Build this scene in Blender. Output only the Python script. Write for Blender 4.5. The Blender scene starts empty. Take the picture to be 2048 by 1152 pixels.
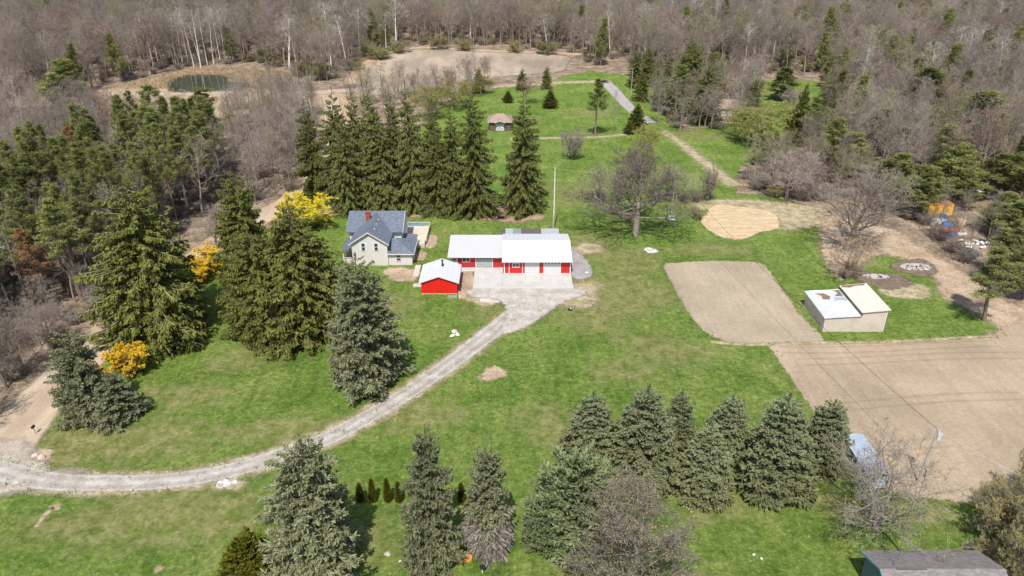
import bpy, math, random
import numpy as np
from mathutils import Vector
from mathutils.geometry import tessellate_polygon

# ------------------------------------------------------------------ camera, sky, sun, exposure
F = 1500.0; TH = math.radians(27.2); HC = 65.0
CT, ST = math.cos(TH), math.sin(TH)
scene = bpy.context.scene
cam_d = bpy.data.cameras.new("camera"); cam = bpy.data.objects.new("camera", cam_d)
scene.collection.objects.link(cam); scene.camera = cam
cam.location = (0, 0, HC); cam.rotation_euler = (math.radians(90 - 27.2), 0, 0)
cam_d.sensor_width = 36; cam_d.lens = 36 * F / 2048; cam_d.clip_start = 1; cam_d.clip_end = 8000
SUN_EL = math.radians(58); SUN_AZ = math.radians(9)          # light travels towards +Y and a little +X
world = bpy.data.worlds.new("World"); scene.world = world; world.use_nodes = True
wn = world.node_tree.nodes; wl = world.node_tree.links
sky = wn.new("ShaderNodeTexSky"); sky.sky_type = 'NISHITA'; sky.sun_disc = False
sky.sun_elevation = SUN_EL; sky.sun_rotation = math.pi + SUN_AZ
sky.air_density = 1.0; sky.dust_density = 1.5
wl.new(sky.outputs[0], wn['Background'].inputs[0]); wn['Background'].inputs[1].default_value = 0.115
sun_d = bpy.data.lights.new("sun", 'SUN'); sun_d.energy = 4.2; sun_d.angle = math.radians(0.53); sun_d.color = (1.0, 0.955, 0.89)
sun = bpy.data.objects.new("sun", sun_d); scene.collection.objects.link(sun)
sdir = Vector((math.sin(SUN_AZ) * math.cos(SUN_EL), math.cos(SUN_AZ) * math.cos(SUN_EL), -math.sin(SUN_EL)))
sun.rotation_euler = sdir.to_track_quat('-Z', 'Y').to_euler(); sun.location = (-30, -120, 200)
scene.view_settings.view_transform = 'Standard'; scene.view_settings.look = 'None'
scene.view_settings.exposure = 0.42; scene.view_settings.gamma = 1
scene.cycles.max_bounces = 5; scene.cycles.transparent_max_bounces = 12

C = scene.collection
rng = np.random.default_rng(7); random.seed(7)

# ------------------------------------------------------------------ survey helpers (photo measurements -> metres on the ground)
def G(px, py, h=0.0):
    x = (px - 1024) / F; y = -(py - 576) / F
    t = (HC - h) / (ST - y * CT)
    return (x * t, (CT + y * ST) * t)
def hgt(py, top, px=1024):
    X, Y = G(px, py); yh = 576 - F * math.tan(TH); a = (top - yh) * CT / F
    return HC - a * Y * CT / (1 - a * ST)
def mpp(py):                                   # metres per photo pixel at that row of the ground
    X, Y = G(1024, py); return (Y * CT + HC * ST) / F

# ------------------------------------------------------------------ object helpers
def tag(o, label=None, cat=None, group=None, kind=None):
    if label: o['label'] = label
    if cat: o['category'] = cat
    if group: o['group'] = group
    if kind: o['kind'] = kind
    return o
def link(name, me, parent=None):
    o = bpy.data.objects.new(name, me); C.objects.link(o)
    if parent: o.parent = parent
    return o
def empty(name, loc, label, cat, group=None, rz=0.0, scale=(1, 1, 1)):
    o = bpy.data.objects.new(name, None); C.objects.link(o); o.empty_display_size = .5
    o.location = loc; o.rotation_euler = (0, 0, rz); o.scale = scale
    return tag(o, label, cat, group)

class MB:
    """collects faces, becomes one mesh object"""
    def __init__(s): s.v = []; s.f = []; s.m = []
    def poly(s, pts, m=0):
        b = len(s.v); s.v += [tuple(p) for p in pts]; s.f.append(tuple(range(b, b + len(pts)))); s.m.append(m); return s
    def box(s, x0, x1, y0, y1, z0, z1, m=0):
        b = len(s.v)
        s.v += [(x0, y0, z0), (x1, y0, z0), (x1, y1, z0), (x0, y1, z0), (x0, y0, z1), (x1, y0, z1), (x1, y1, z1), (x0, y1, z1)]
        for f in ((0, 3, 2, 1), (4, 5, 6, 7), (0, 1, 5, 4), (1, 2, 6, 5), (2, 3, 7, 6), (3, 0, 4, 7)):
            s.f.append(tuple(b + i for i in f)); s.m.append(m)
        return s
    def slab(s, pts, t, m=0):                  # a polygon given thickness straight down
        n = len(pts); b = len(s.v)
        s.v += [tuple(p) for p in pts] + [(p[0], p[1], p[2] - t) for p in pts]
        s.f.append(tuple(range(b, b + n))); s.f.append(tuple(b + n + i for i in reversed(range(n)))); s.m += [m, m]
        for i in range(n):
            j = (i + 1) % n; s.f.append((b + i, b + n + i, b + n + j, b + j)); s.m.append(m)
        return s
    def prism(s, pts, y0, y1, m=0):            # outline in x,z extruded along y
        n = len(pts); b = len(s.v)
        s.v += [(p[0], y0, p[1]) for p in pts] + [(p[0], y1, p[1]) for p in pts]
        s.f.append(tuple(range(b, b + n))); s.f.append(tuple(b + n + i for i in reversed(range(n)))); s.m += [m, m]
        for i in range(n):
            j = (i + 1) % n; s.f.append((b + i, b + n + i, b + n + j, b + j)); s.m.append(m)
        return s
    def prismx(s, pts, x0, x1, m=0):           # outline in y,z extruded along x
        n = len(pts); b = len(s.v)
        s.v += [(x0, p[0], p[1]) for p in pts] + [(x1, p[0], p[1]) for p in pts]
        s.f.append(tuple(range(b, b + n))); s.f.append(tuple(b + n + i for i in reversed(range(n)))); s.m += [m, m]
        for i in range(n):
            j = (i + 1) % n; s.f.append((b + i, b + n + i, b + n + j, b + j)); s.m.append(m)
        return s
    def tube(s, p0, p1, r0, r1=None, n=8, m=0):
        r1 = r0 if r1 is None else r1
        p0 = Vector(p0); p1 = Vector(p1); d = (p1 - p0).normalized()
        a = d.cross(Vector((0, 0, 1)) if abs(d.z) < .9 else Vector((1, 0, 0))).normalized(); c = d.cross(a)
        b = len(s.v)
        for p, r in ((p0, r0), (p1, r1)):
            for i in range(n):
                t = 2 * math.pi * i / n; s.v.append(tuple(p + (a * math.cos(t) + c * math.sin(t)) * r))
        for i in range(n):
            j = (i + 1) % n; s.f.append((b + i, b + j, b + n + j, b + n + i)); s.m.append(m)
        s.f.append(tuple(b + i for i in reversed(range(n)))); s.f.append(tuple(b + n + i for i in range(n))); s.m += [m, m]
        return s
    def build(s, name, mats, parent=None, fix=True):
        me = bpy.data.meshes.new(name); me.from_pydata(s.v, [], s.f)
        if not isinstance(mats, (list, tuple)): mats = [mats]
        for x in mats: me.materials.append(x)
        me.polygons.foreach_set('material_index', s.m)
        if fix:
            import bmesh
            bm = bmesh.new(); bm.from_mesh(me); bmesh.ops.recalc_face_normals(bm, faces=bm.faces); bm.to_mesh(me); bm.free()
        me.update(); return link(name, me, parent)

# ------------------------------------------------------------------ materials
def newmat(name):
    m = bpy.data.materials.new(name); m.use_nodes = True; nt = m.node_tree
    for n in list(nt.nodes): nt.nodes.remove(n)
    return m, nt, nt.nodes.new('ShaderNodeOutputMaterial')
def N(nt, t, **k):
    n = nt.nodes.new(t)
    for a, b in k.items():
        if a.startswith('i_'): n.inputs[int(a[2:])].default_value = b
        else: setattr(n, a, b)
    return n
def noise(nt, scale, detail=4, rough=.55, coord='pos', stretch=None, dist=0.0):
    if coord == 'pos': src = N(nt, 'ShaderNodeNewGeometry').outputs['Position']
    else: src = N(nt, 'ShaderNodeTexCoord').outputs['Object']
    if stretch:
        mp = N(nt, 'ShaderNodeMapping'); mp.inputs['Scale'].default_value = stretch[:3]
        if len(stretch) > 3: mp.inputs['Rotation'].default_value = (0, 0, stretch[3])
        nt.links.new(src, mp.inputs[0]); src = mp.outputs[0]
    n = N(nt, 'ShaderNodeTexNoise'); n.inputs['Scale'].default_value = scale; n.inputs['Detail'].default_value = detail
    n.inputs['Roughness'].default_value = rough; n.inputs['Distortion'].default_value = dist
    nt.links.new(src, n.inputs['Vector']); return n.outputs['Fac']
def ramp(nt, fac, stops):
    r = N(nt, 'ShaderNodeValToRGB'); e = r.color_ramp.elements
    while len(e) < len(stops): e.new(.5)
    for i, (p, c) in enumerate(stops):
        e[i].position = p; e[i].color = (c[0], c[1], c[2], 1) if isinstance(c, (tuple, list)) else (c, c, c, 1)
    nt.links.new(fac, r.inputs[0]); return r.outputs[0]
def mix(nt, fac, a, b, mode='MIX'):
    n = N(nt, 'ShaderNodeMix', data_type='RGBA', blend_type=mode)
    for s, v in ((n.inputs[0], fac), (n.inputs[6], a), (n.inputs[7], b)):
        if isinstance(v, bpy.types.NodeSocket): nt.links.new(v, s)
        elif isinstance(v, (tuple, list)): s.default_value = (v[0], v[1], v[2], 1)
        else: s.default_value = v
    return n.outputs[2]
def math_(nt, op, a, b=0.0, clamp=False):
    n = N(nt, 'ShaderNodeMath', operation=op, use_clamp=clamp)
    for s, v in ((n.inputs[0], a), (n.inputs[1], b)):
        if isinstance(v, bpy.types.NodeSocket): nt.links.new(v, s)
        else: s.default_value = v
    return n.outputs[0]
def bump(nt, h, strength, dist):
    b = N(nt, 'ShaderNodeBump'); b.inputs['Strength'].default_value = strength; b.inputs['Distance'].default_value = dist
    nt.links.new(h, b.inputs['Height']); return b.outputs[0]
def bsdf(nt, out, col, rough=.8, norm=None, spec=.3, metal=0.0, alpha=None):
    p = N(nt, 'ShaderNodeBsdfPrincipled'); p.inputs['Roughness'].default_value = rough; p.inputs['Metallic'].default_value = metal
    p.inputs['Specular IOR Level'].default_value = spec
    if isinstance(col, bpy.types.NodeSocket): nt.links.new(col, p.inputs['Base Color'])
    else: p.inputs['Base Color'].default_value = (*col, 1)
    if norm: nt.links.new(norm, p.inputs['Normal'])
    if alpha is not None:
        tr = N(nt, 'ShaderNodeBsdfTransparent'); mx = N(nt, 'ShaderNodeMixShader')
        nt.links.new(alpha, mx.inputs[0]); nt.links.new(tr.outputs[0], mx.inputs[1]); nt.links.new(p.outputs[0], mx.inputs[2])
        nt.links.new(mx.outputs[0], out.inputs[0])
    else: nt.links.new(p.outputs[0], out.inputs[0])
    return p
def edge_alpha(nt, nscale=.8, sharp=3.0, amt=1.1, mul=1.0):
    """ragged worn edge: the sheet's own 'edge' attribute (0 rim, 1 inside) broken up by noise"""
    a = N(nt, 'ShaderNodeAttribute', attribute_name='edge').outputs['Fac']
    n = noise(nt, nscale, 5, .65)
    v = math_(nt, 'ADD', a, math_(nt, 'MULTIPLY', math_(nt, 'SUBTRACT', n, .5), amt))
    v = math_(nt, 'ADD', math_(nt, 'MULTIPLY', math_(nt, 'SUBTRACT', v, .5), sharp), .5, True)
    if mul != 1.0: v = math_(nt, 'MULTIPLY', v, mul)
    return v
def simple(name, c, rough=.7, var=.15, scale=1.0, coord='obj', spec=.3, metal=0.0, bmp=0.0):
    m, nt, out = newmat(name)
    n = noise(nt, scale, 4, .6, coord)
    col = ramp(nt, n, [(.3, tuple(x * (1 - var) for x in c)), (.7, tuple(min(1, x * (1 + var)) for x in c))])
    bsdf(nt, out, col, rough, bump(nt, noise(nt, scale * 6, 3, .6, coord), .5, bmp) if bmp else None, spec, metal); return m
def ribbed(name, c, axis, period, rough=.45, dark=.82, var=.06, metal=0.0, dirt=None, soft=None):
    """sheet metal or clapboard: real ribs as bump plus the thin seam colour"""
    m, nt, out = newmat(name)
    pos = N(nt, 'ShaderNodeNewGeometry').outputs['Position']; sp = N(nt, 'ShaderNodeSeparateXYZ'); nt.links.new(pos, sp.inputs[0])
    u = math_(nt, 'FRACT', math_(nt, 'MULTIPLY', sp.outputs['XYZ'.index(axis)], 1 / period))
    rib = math_(nt, 'SUBTRACT', 1.0, math_(nt, 'MULTIPLY', math_(nt, 'ABSOLUTE', math_(nt, 'SUBTRACT', u, .5)), 6.0), True)
    n = noise(nt, .6, 4, .6)
    col = ramp(nt, n, [(.3, tuple(x * (1 - var) for x in c)), (.7, tuple(min(1, x * (1 + var)) for x in c))])
    col = mix(nt, math_(nt, 'MULTIPLY', rib, 1 - dark), col, tuple(x * .25 for x in c))
    if dirt: col = mix(nt, ramp(nt, noise(nt, dirt[1], 5, .7), [(dirt[2], 0.0), (min(1, dirt[2] + .08), 1.0)]), col, dirt[0])
    bsdf(nt, out, col, rough, bump(nt, rib, .6, .03), .35, metal); return m
def shingle(name, c1, c2):
    m, nt, out = newmat(name)
    n1 = noise(nt, 1.6, 3, .7, 'pos', (1, 2.4, 2.4)); n2 = noise(nt, .35, 3, .5)
    col = ramp(nt, n1, [(.3, c1), (.5, c2), (.68, tuple(x * 1.35 for x in c2))])
    col = mix(nt, math_(nt, 'MULTIPLY', n2, .5), col, c1)
    bsdf(nt, out, col, .9, bump(nt, noise(nt, 6, 2, .6), .4, .02), .2); return m
def leafmat(name, c1, c2, trans=.25, var=.25, rough=.6):
    """foliage: per-spray tint and per-plant variation of the leaf's own colour"""
    m, nt, out = newmat(name)
    t = N(nt, 'ShaderNodeAttribute', attribute_name='tint').outputs['Fac']
    r = N(nt, 'ShaderNodeObjectInfo').outputs['Random']
    col = mix(nt, t, c1, c2)
    k = math_(nt, 'ADD', math_(nt, 'MULTIPLY', r, var * 2), 1 - var)
    cb = N(nt, 'ShaderNodeVectorMath', operation='SCALE'); nt.links.new(col, cb.inputs[0]); nt.links.new(k, cb.inputs['Scale'])
    p = N(nt, 'ShaderNodeBsdfDiffuse'); nt.links.new(cb.outputs[0], p.inputs[0])
    tr = N(nt, 'ShaderNodeBsdfTranslucent'); nt.links.new(cb.outputs[0], tr.inputs[0])
    mx = N(nt, 'ShaderNodeMixShader'); mx.inputs[0].default_value = trans
    nt.links.new(p.outputs[0], mx.inputs[1]); nt.links.new(tr.outputs[0], mx.inputs[2]); nt.links.new(mx.outputs[0], out.inputs[0])
    return m
def barkmat(name, c, var=.3):
    m, nt, out = newmat(name)
    r = N(nt, 'ShaderNodeObjectInfo').outputs['Random']
    n = noise(nt, 3, 3, .6, 'obj')
    col = ramp(nt, n, [(.3, tuple(x * .8 for x in c)), (.7, tuple(min(1, x * 1.2) for x in c))])
    k = math_(nt, 'ADD', math_(nt, 'MULTIPLY', r, var * 2), 1 - var)
    cb = N(nt, 'ShaderNodeVectorMath', operation='SCALE'); nt.links.new(col, cb.inputs[0]); nt.links.new(k, cb.inputs['Scale'])
    p = N(nt, 'ShaderNodeBsdfDiffuse'); nt.links.new(cb.outputs[0], p.inputs[0]); nt.links.new(p.outputs[0], out.inputs[0]); return m

def lawn_mat():
    m, nt, out = newmat('lawn_grass')
    big = noise(nt, .045, 3, .55); mid = noise(nt, .14, 7, .72, dist=.8); mow = noise(nt, .6, 3, .6, 'pos', (1, .10, 1, .9)); mow2 = noise(nt, .5, 3, .6, 'pos', (1, .10, 1, -.5))
    a = ramp(nt, mid, [(.36, (.072, .135, .018)), (.5, (.118, .195, .030)), (.64, (.175, .240, .050))])
    b = ramp(nt, mid, [(.36, (.112, .175, .030)), (.5, (.168, .226, .050)), (.64, (.240, .275, .086))])
    col = mix(nt, ramp(nt, big, [(.42, 0.0), (.60, .8)]), a, b)
    col = mix(nt, ramp(nt, mow, [(.47, 0.0), (.62, .4)]), col, (.082, .148, .026))
    col = mix(nt, ramp(nt, mow2, [(.5, 0.0), (.64, .3)]), col, (.20, .25, .055))
    col = mix(nt, ramp(nt, noise(nt, .7, 7, .85), [(.53, 0.0), (.66, .38)]), col, (.34, .32, .14))
    col = mix(nt, 1.0, col, ramp(nt, noise(nt, 1.1, 5, .85), [(.38, .62), (.5, 1.0), (.62, 1.38)]), 'MULTIPLY')
    col = mix(nt, ramp(nt, noise(nt, 2.2, 3, .7), [(.63, 0.0), (.67, .4)]), col, (.55, .50, .30))
    bsdf(nt, out, col, .95, bump(nt, noise(nt, 1.8, 5, .9), 1, .35), .1); return m
def ground_mat(name, stops, scale, fine=2.5, amt=(.8, 1.2), bmp=.1, nscale=.8, sharp=3.0, eamt=1.1, stretch=None, mul=1.0, extra=None, soft=True):
    m, nt, out = newmat(name)
    col = ramp(nt, noise(nt, scale, 5, .65, 'pos', stretch), stops)
    if extra: col = mix(nt, ramp(nt, noise(nt, extra[1], 6, .7), [(extra[2], 0.0), (extra[2] + .12, extra[3])]), col, extra[0])
    v = ramp(nt, noise(nt, fine, 4, .75), [(.37, amt[0]), (.63, amt[1])])
    col = mix(nt, 1.0, col, v, 'MULTIPLY')
    bsdf(nt, out, col, .95, bump(nt, noise(nt, fine * 1.3, 4, .75), .8, bmp), .12, alpha=edge_alpha(nt, nscale, sharp, eamt, mul) if soft else None)
    return m
def soil_mat(name, c, rot, period=.9, tr=.25):
    m, nt, out = newmat(name)
    col = ramp(nt, noise(nt, .06, 5, .65), [(.38, tuple(x * .84 for x in c)), (.62, tuple(x * 1.1 for x in c))])
    row = noise(nt, 1 / period, 3, .6, 'pos', (1, .03, 1, rot))
    col = mix(nt, 1.0, col, ramp(nt, row, [(.38, 1 - tr), (.62, 1 + tr * .6)]), 'MULTIPLY')
    col = mix(nt, 1.0, col, ramp(nt, noise(nt, 1.6, 6, .9), [(.38, .84), (.62, 1.12)]), 'MULTIPLY')
    col = mix(nt, ramp(nt, noise(nt, .5, 7, .85), [(.57, 0.0), (.66, .25)]), col, tuple(x * 1.35 for x in c))
    bsdf(nt, out, col, 1, bump(nt, noise(nt, 2, 5, .9), 1, .25), .05, alpha=edge_alpha(nt, .7, 3, 1.8)); return m

M = {}
M['lawn'] = lawn_mat()
M['litter'] = ground_mat('leaf_litter', [(.35, (.14, .105, .075)), (.5, (.24, .18, .13)), (.65, (.36, .28, .20))], .25, 1.5, (.55, 1.4), .3, .5, 2.5, 1.3, extra=((.13, .15, .05), .12, .56, .45))
M['red_litter'] = ground_mat('needle_litter', [(.3, (.24, .14, .09)), (.7, (.42, .30, .21))], .8, 2, (.7, 1.25), .1, .6, 1.8, 1.6)
M['soil'] = soil_mat('tilled_soil', (.42, .345, .25), math.radians(32), 1.0, .05)
M['soil2'] = soil_mat('tilled_soil_wide', (.43, .335, .235), math.radians(80), 1.2, .06)
M['farfield'] = ground_mat('fallow_soil', [(.38, (.24, .19, .145)), (.52, (.32, .26, .195)), (.65, (.42, .345, .25))], .06, .8, (.85, 1.15), .1, .15, 3, 1.0, (1, .35, 1, .3))
M['reeds'] = ground_mat('dead_reeds', [(.3, (.33, .235, .155)), (.6, (.47, .35, .235)), (.8, (.40, .34, .19))], .12, 1.2, (.7, 1.25), .5, .2, 3, 1.2)
M['dirtroad'] = ground_mat('dirt_road', [(.36, (.34, .26, .185)), (.64, (.46, .365, .27))], .25, 3, (.88, 1.1), .03, .6, 2.0, .9, (1, .2, 1, -.75))
M['track'] = ground_mat('bare_dirt', [(.38, (.29, .215, .145)), (.62, (.43, .33, .23))], .25, 2.0, (.8, 1.2), .1, .7, 1.8, 2.2)
M['sand'] = ground_mat('sand', [(.4, (.43, .32, .19)), (.6, (.54, .42, .27))], .3, 1.5, (.86, 1.12), .15, .6, 3, 1.6, (1, 3, 1, .2))
M['gravel'] = ground_mat('pale_gravel', [(.4, (.35, .31, .265)), (.5, (.40, .365, .32)), (.6, (.46, .43, .385))], .5, 3, (.86, 1.12), .05, 1.1, 2.6, 1.0, extra=((.33, .29, .25), .3, .56, .35))
M['mouth'] = ground_mat('mixed_gravel', [(.36, (.28, .235, .19)), (.5, (.36, .31, .255)), (.64, (.43, .38, .32))], .4, 3, (.8, 1.15), .05, .5, 1.8, 1.2)
M['rut'] = ground_mat('packed_gravel', [(.3, (.30, .27, .25)), (.7, (.40, .37, .34))], .5, 3, (.8, 1.15), .04, .35, 1.2, 2.2, mul=.25)
M['rutsoil'] = ground_mat('pressed_soil', [(.4, (.30, .225, .155)), (.6, (.38, .29, .205))], .5, 3, (.85, 1.12), .04, .4, 1.2, 2.2, mul=.18)
M['darkgravel'] = ground_mat('dark_gravel', [(.3, (.25, .23, .22)), (.7, (.37, .35, .34))], .5, 5, (.75, 1.2), .1, 1.2, 3, 1.0)
M['dry'] = ground_mat('dry_grass', [(.4, (.21, .215, .065)), (.6, (.36, .325, .15))], .5, 1.5, (.7, 1.25), .1, .5, 1.2, 2.4, mul=.42)
M['drybare'] = ground_mat('worn_ground', [(.4, (.30, .25, .13)), (.6, (.48, .40, .28))], .5, 1.8, (.75, 1.22), .1, .6, 1.4, 1.5, mul=.85)
M['white'] = ground_mat('pale_rubble', [(.4, (.38, .36, .33)), (.6, (.66, .65, .63))], 1.2, 3, (.75, 1.15), .1, 1.5, 3, 1.2)
M['ash'] = ground_mat('burnt_ash', [(.28, (.05, .045, .042)), (.45, (.30, .26, .23)), (.6, (.62, .59, .57)), (.8, (.42, .33, .27))], 1.1, 3, (.7, 1.2), .2, 1.2, 3, 1.1)
M['charred'] = ground_mat('charred_ground', [(.3, (.10, .08, .06)), (.7, (.24, .18, .13))], .8, 3, (.75, 1.2), .1, .9, 2, 1.3)
M['asphalt'] = ground_mat('grey_asphalt', [(.3, (.29, .27, .255)), (.7, (.38, .355, .34))], .3, 2, (.92, 1.06), .02, .6, 4, .5)
M['concrete'] = simple('concrete', (.455, .435, .405), .85, .13, .45, 'pos')
M['oldconcrete'] = simple('old_concrete', (.50, .45, .38), .9, .18, 1.0, 'pos')
M['red'] = ribbed('red_sheet_metal', (.70, .020, .014), 'X', .45, .4, .55)
M['redbarn'] = ribbed('barn_red_sheet_metal', (.52, .024, .020), 'X', .45, .45, .5)
M['reddark'] = ribbed('dark_red_sheet_metal', (.42, .03, .03), 'X', .45, .45, .6)
M['redend'] = ribbed('red_sheet_metal_end', (.60, .018, .012), 'Y', .45, .4, .7)
M['whiteroof'] = ribbed('white_metal_roof', (.55, .555, .57), 'X', .9, .5, .92, .02)
M['whiteroofb'] = ribbed('white_metal_roof_old', (.49, .49, .495), 'Y', .9, .5, .90, .03)
M['trim'] = simple('white_trim', (.66, .66, .65), .5, .04)
M['doorwhite'] = ribbed('white_sectional_door', (.56, .565, .575), 'Z', .53, .45, .85, .02)
M['doorgrey'] = ribbed('grey_sectional_door', (.34, .36, .37), 'Z', .53, .45, .85, .03)
M['glass'] = simple('dark_glass', (.035, .042, .05), .08, .1, spec=.8)
M['siding'] = ribbed('cream_clapboard', (.64, .615, .585), 'Z', .22, .6, .88, .03)
M['cream'] = simple('cream_paint', (.72, .66, .50), .6, .05)
M['shingle'] = shingle('blue_grey_shingles', (.080, .095, .125), (.145, .17, .21))
M['shingleb'] = shingle('brown_grey_shingles', (.135, .125, .122), (.205, .19, .18))
M['brownroof'] = shingle('brown_shingles', (.24, .165, .125), (.33, .24, .19))
M['brick'] = simple('red_brick', (.30, .075, .045), .85, .3, 6)
M['deckwood'] = ribbed('weathered_deck', (.58, .50, .40), 'X', .3, .8, .7, .14)
M['bluepanel'] = simple('blue_panel', (.17, .27, .40), .5, .2, 2)
M['tanwall'] = ribbed('tan_metal_siding', (.56, .48, .415), 'X', .3, .6, .68, .12)
M['tanwally'] = ribbed('tan_metal_siding_end', (.50, .43, .38), 'Y', .3, .6, .68, .12)
M['tanroof'] = ribbed('tan_metal_roof', (.58, .515, .44), 'Y', .8, .7, .93, .04)
M['patchroof'] = ribbed('patched_roof', (.50, .52, .53), 'Y', 1.2, .6, .95, .12, dirt=((.84, .84, .82), .28, .53))
M['greymetal'] = ribbed('grey_metal', (.35, .38, .42), 'X', .3, .5, .75, .12)
M['brownpanel'] = ribbed('brown_metal_panel', (.13, .105, .10), 'X', .3, .6, .75, .08)
M['palepanel'] = ribbed('pale_panel', (.38, .42, .41), 'X', .3, .5, .85, .08)
M['greenpanel'] = ribbed('grey_green_panel', (.22, .28, .26), 'X', .3, .5, .85, .08)
M['trailer'] = ribbed('silver_box_roof', (.33, .385, .46), 'Y', .6, .5, .9, .12)
M['trailerend'] = simple('white_box_end', (.56, .61, .68), .5, .1, 2)
M['bluewall'] = ribbed('slate_blue_siding', (.12, .185, .235), 'Z', .2, .6, .8, .05)
M['bluetrim'] = simple('blue_trim', (.13, .27, .37), .5, .05)
M['brownwall'] = simple('dark_brown_wall', (.13, .09, .07), .8, .2)
M['black'] = simple('black_metal', (.02, .02, .022), .45, .2)
M['steel'] = simple('galvanised_steel', (.48, .50, .52), .4, .15, metal=.6)
M['pole'] = simple('weathered_pole', (.40, .36, .31), .85, .25, 3)
M['polepale'] = simple('pale_pole', (.66, .64, .60), .8, .15, 2)
M['rust'] = simple('rust_orange', (.42, .17, .06), .8, .25, 2)
M['orange'] = simple('orange_plastic', (.75, .28, .06), .4, .12, 2)
M['yellow'] = ribbed('yellow_sheet_metal', (.74, .42, .07), 'X', .7, .6, .7, .15)
M['debris'] = simple('leaf_debris', (.20, .135, .09), .95, .4, 3, bmp=.05)
M['blue'] = simple('blue_tarp', (.06, .20, .50), .5, .2, 2, bmp=.1)
M['redp'] = simple('red_paint', (.60, .06, .035), .5, .2, 2)
M['whitep'] = simple('white_paint', (.58, .58, .57), .5, .12, 2)
M['rock'] = simple('pale_rock', (.52, .44, .37), .9, .25, 2, bmp=.1)
M['tan'] = simple('dry_bale', (.52, .42, .27), .95, .25, 3, bmp=.15)
M['teal'] = simple('dark_teal_tarp', (.08, .13, .14), .4, .3, 2, bmp=.1)
M['bark'] = barkmat('grey_brown_bark', (.25, .21, .17), .35)
M['twig'] = barkmat('grey_brown_twigs', (.275, .235, .195), .35)
M['barkpale'] = barkmat('pale_grey_bark', (.33, .29, .24), .1)
M['twigpale'] = barkmat('pale_grey_twigs', (.31, .27, .22), .1)
M['birchtwig'] = barkmat('pale_aspen_twigs', (.42, .385, .335), .15)
M['barkdark'] = barkmat('dark_bark', (.13, .105, .085), .15)
M['birch'] = barkmat('pale_aspen_bark', (.66, .62, .54), .12)
M['pinebark'] = barkmat('pine_bark', (.22, .155, .115), .2)
M['deadtwig'] = barkmat('dead_grey_twigs', (.34, .30, .26), .1)
M['bluespruce'] = leafmat('blue_spruce_needles', (.140, .142, .058), (.285, .305, .180), .15, .10)
M['rowspruce'] = leafmat('young_spruce_needles', (.130, .125, .038), (.270, .310, .180), .18, .10)
M['norway'] = leafmat('norway_spruce_needles', (.070, .090, .024), (.215, .225, .068), .18, .14)
M['norwaywarm'] = leafmat('warm_spruce_needles', (.075, .090, .020), (.225, .235, .062), .2, .08)
M['pine'] = leafmat('pine_needles', (.125, .145, .045), (.32, .335, .12), .25, .25)
M['pinebrown'] = leafmat('dead_pine_needles', (.25, .14, .07), (.36, .22, .12), .25, .1)
M['softpine'] = leafmat('soft_pine_needles', (.13, .165, .07), (.29, .33, .17), .2, .1)
M['arb'] = leafmat('arborvitae_scales', (.09, .105, .015), (.20, .19, .03), .2, .1)
M['gold'] = leafmat('forsythia_flowers', (.62, .38, .012), (.92, .68, .05), .25, .05)
M['lemon'] = leafmat('lemon_flowers', (.58, .50, .02), (.92, .76, .05), .25, .05)
M['budgreen'] = leafmat('yellow_green_buds', (.22, .23, .06), (.42, .40, .14), .3, .2)
M['budolive'] = leafmat('olive_buds', (.30, .27, .07), (.46, .42, .14), .25, .1)
M['budbrown'] = leafmat('brown_buds', (.38, .34, .14), (.52, .47, .25), .2, .15)
M['deadleaf'] = leafmat('withered_oak_leaves', (.33, .21, .10), (.50, .34, .19), .2, .1)
M['redbud'] = leafmat('red_maple_flowers', (.30, .10, .08), (.42, .19, .15), .2, .15)

# ------------------------------------------------------------------ ground sheets
def smooth(pts, closed=True, step=1.5):
    P = [np.array(p) for p in pts]; n = len(P); out = []
    rngi = range(n) if closed else range(n - 1)
    for i in rngi:
        p0, p1, p2, p3 = (P[(i - 1) % n], P[i], P[(i + 1) % n], P[(i + 2) % n]) if closed else (P[max(i - 1, 0)], P[i], P[i + 1], P[min(i + 2, n - 1)])
        k = max(2, min(14, int(np.linalg.norm(p2 - p1) / step)))
        for j in range(k):
            t = j / k
            out.append(.5 * ((2 * p1) + (-p0 + p2) * t + (2 * p0 - 5 * p1 + 4 * p2 - p3) * t * t + (-p0 + 3 * p1 - 3 * p2 + p3) * t ** 3))
    if not closed: out.append(P[-1])
    return np.array(out)
def sheet_w(name, W, mat, z, soft=1.0, kind='structure', label=None, cat=None, sm=True):
    W = smooth(W) if sm else np.array(W, float)
    a = 0.5 * np.sum(W[:, 0] * np.roll(W[:, 1], -1) - W[:, 1] * np.roll(W[:, 0], -1))
    if a < 0: W = W[::-1]
    t = np.roll(W, -1, 0) - np.roll(W, 1, 0); t /= np.linalg.norm(t, axis=1)[:, None] + 1e-9
    nrm = np.stack([t[:, 1], -t[:, 0]], 1)
    O = W + nrm * soft * .5; I = W - nrm * soft * .5; n = len(W)
    v = [(x, y, z) for x, y in O] + [(x, y, z) for x, y in I]
    f = [(i, (i + 1) % n, n + (i + 1) % n, n + i) for i in range(n)]
    tri = tessellate_polygon([[Vector((x, y, 0)) for x, y in I]])
    f += [tuple(n + i for i in tr) for tr in tri]
    me = bpy.data.meshes.new(name); me.from_pydata(v, [], f); me.materials.append(mat)
    at = me.attributes.new('edge', 'FLOAT', 'POINT'); at.data.foreach_set('value', [0.0] * n + [1.0] * n)
    me.update(); import bmesh
    bm = bmesh.new(); bm.from_mesh(me)
    for fc in bm.faces:
        if fc.normal.z < 0: fc.normal_flip()
    bm.to_mesh(me); bm.free()
    o = link(name, me); tag(o, label, cat, None, kind); return o
def sheet(name, px, mat, z, soft=1.0, **k): return sheet_w(name, [G(*p) for p in px], mat, z, soft, **k)
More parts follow.
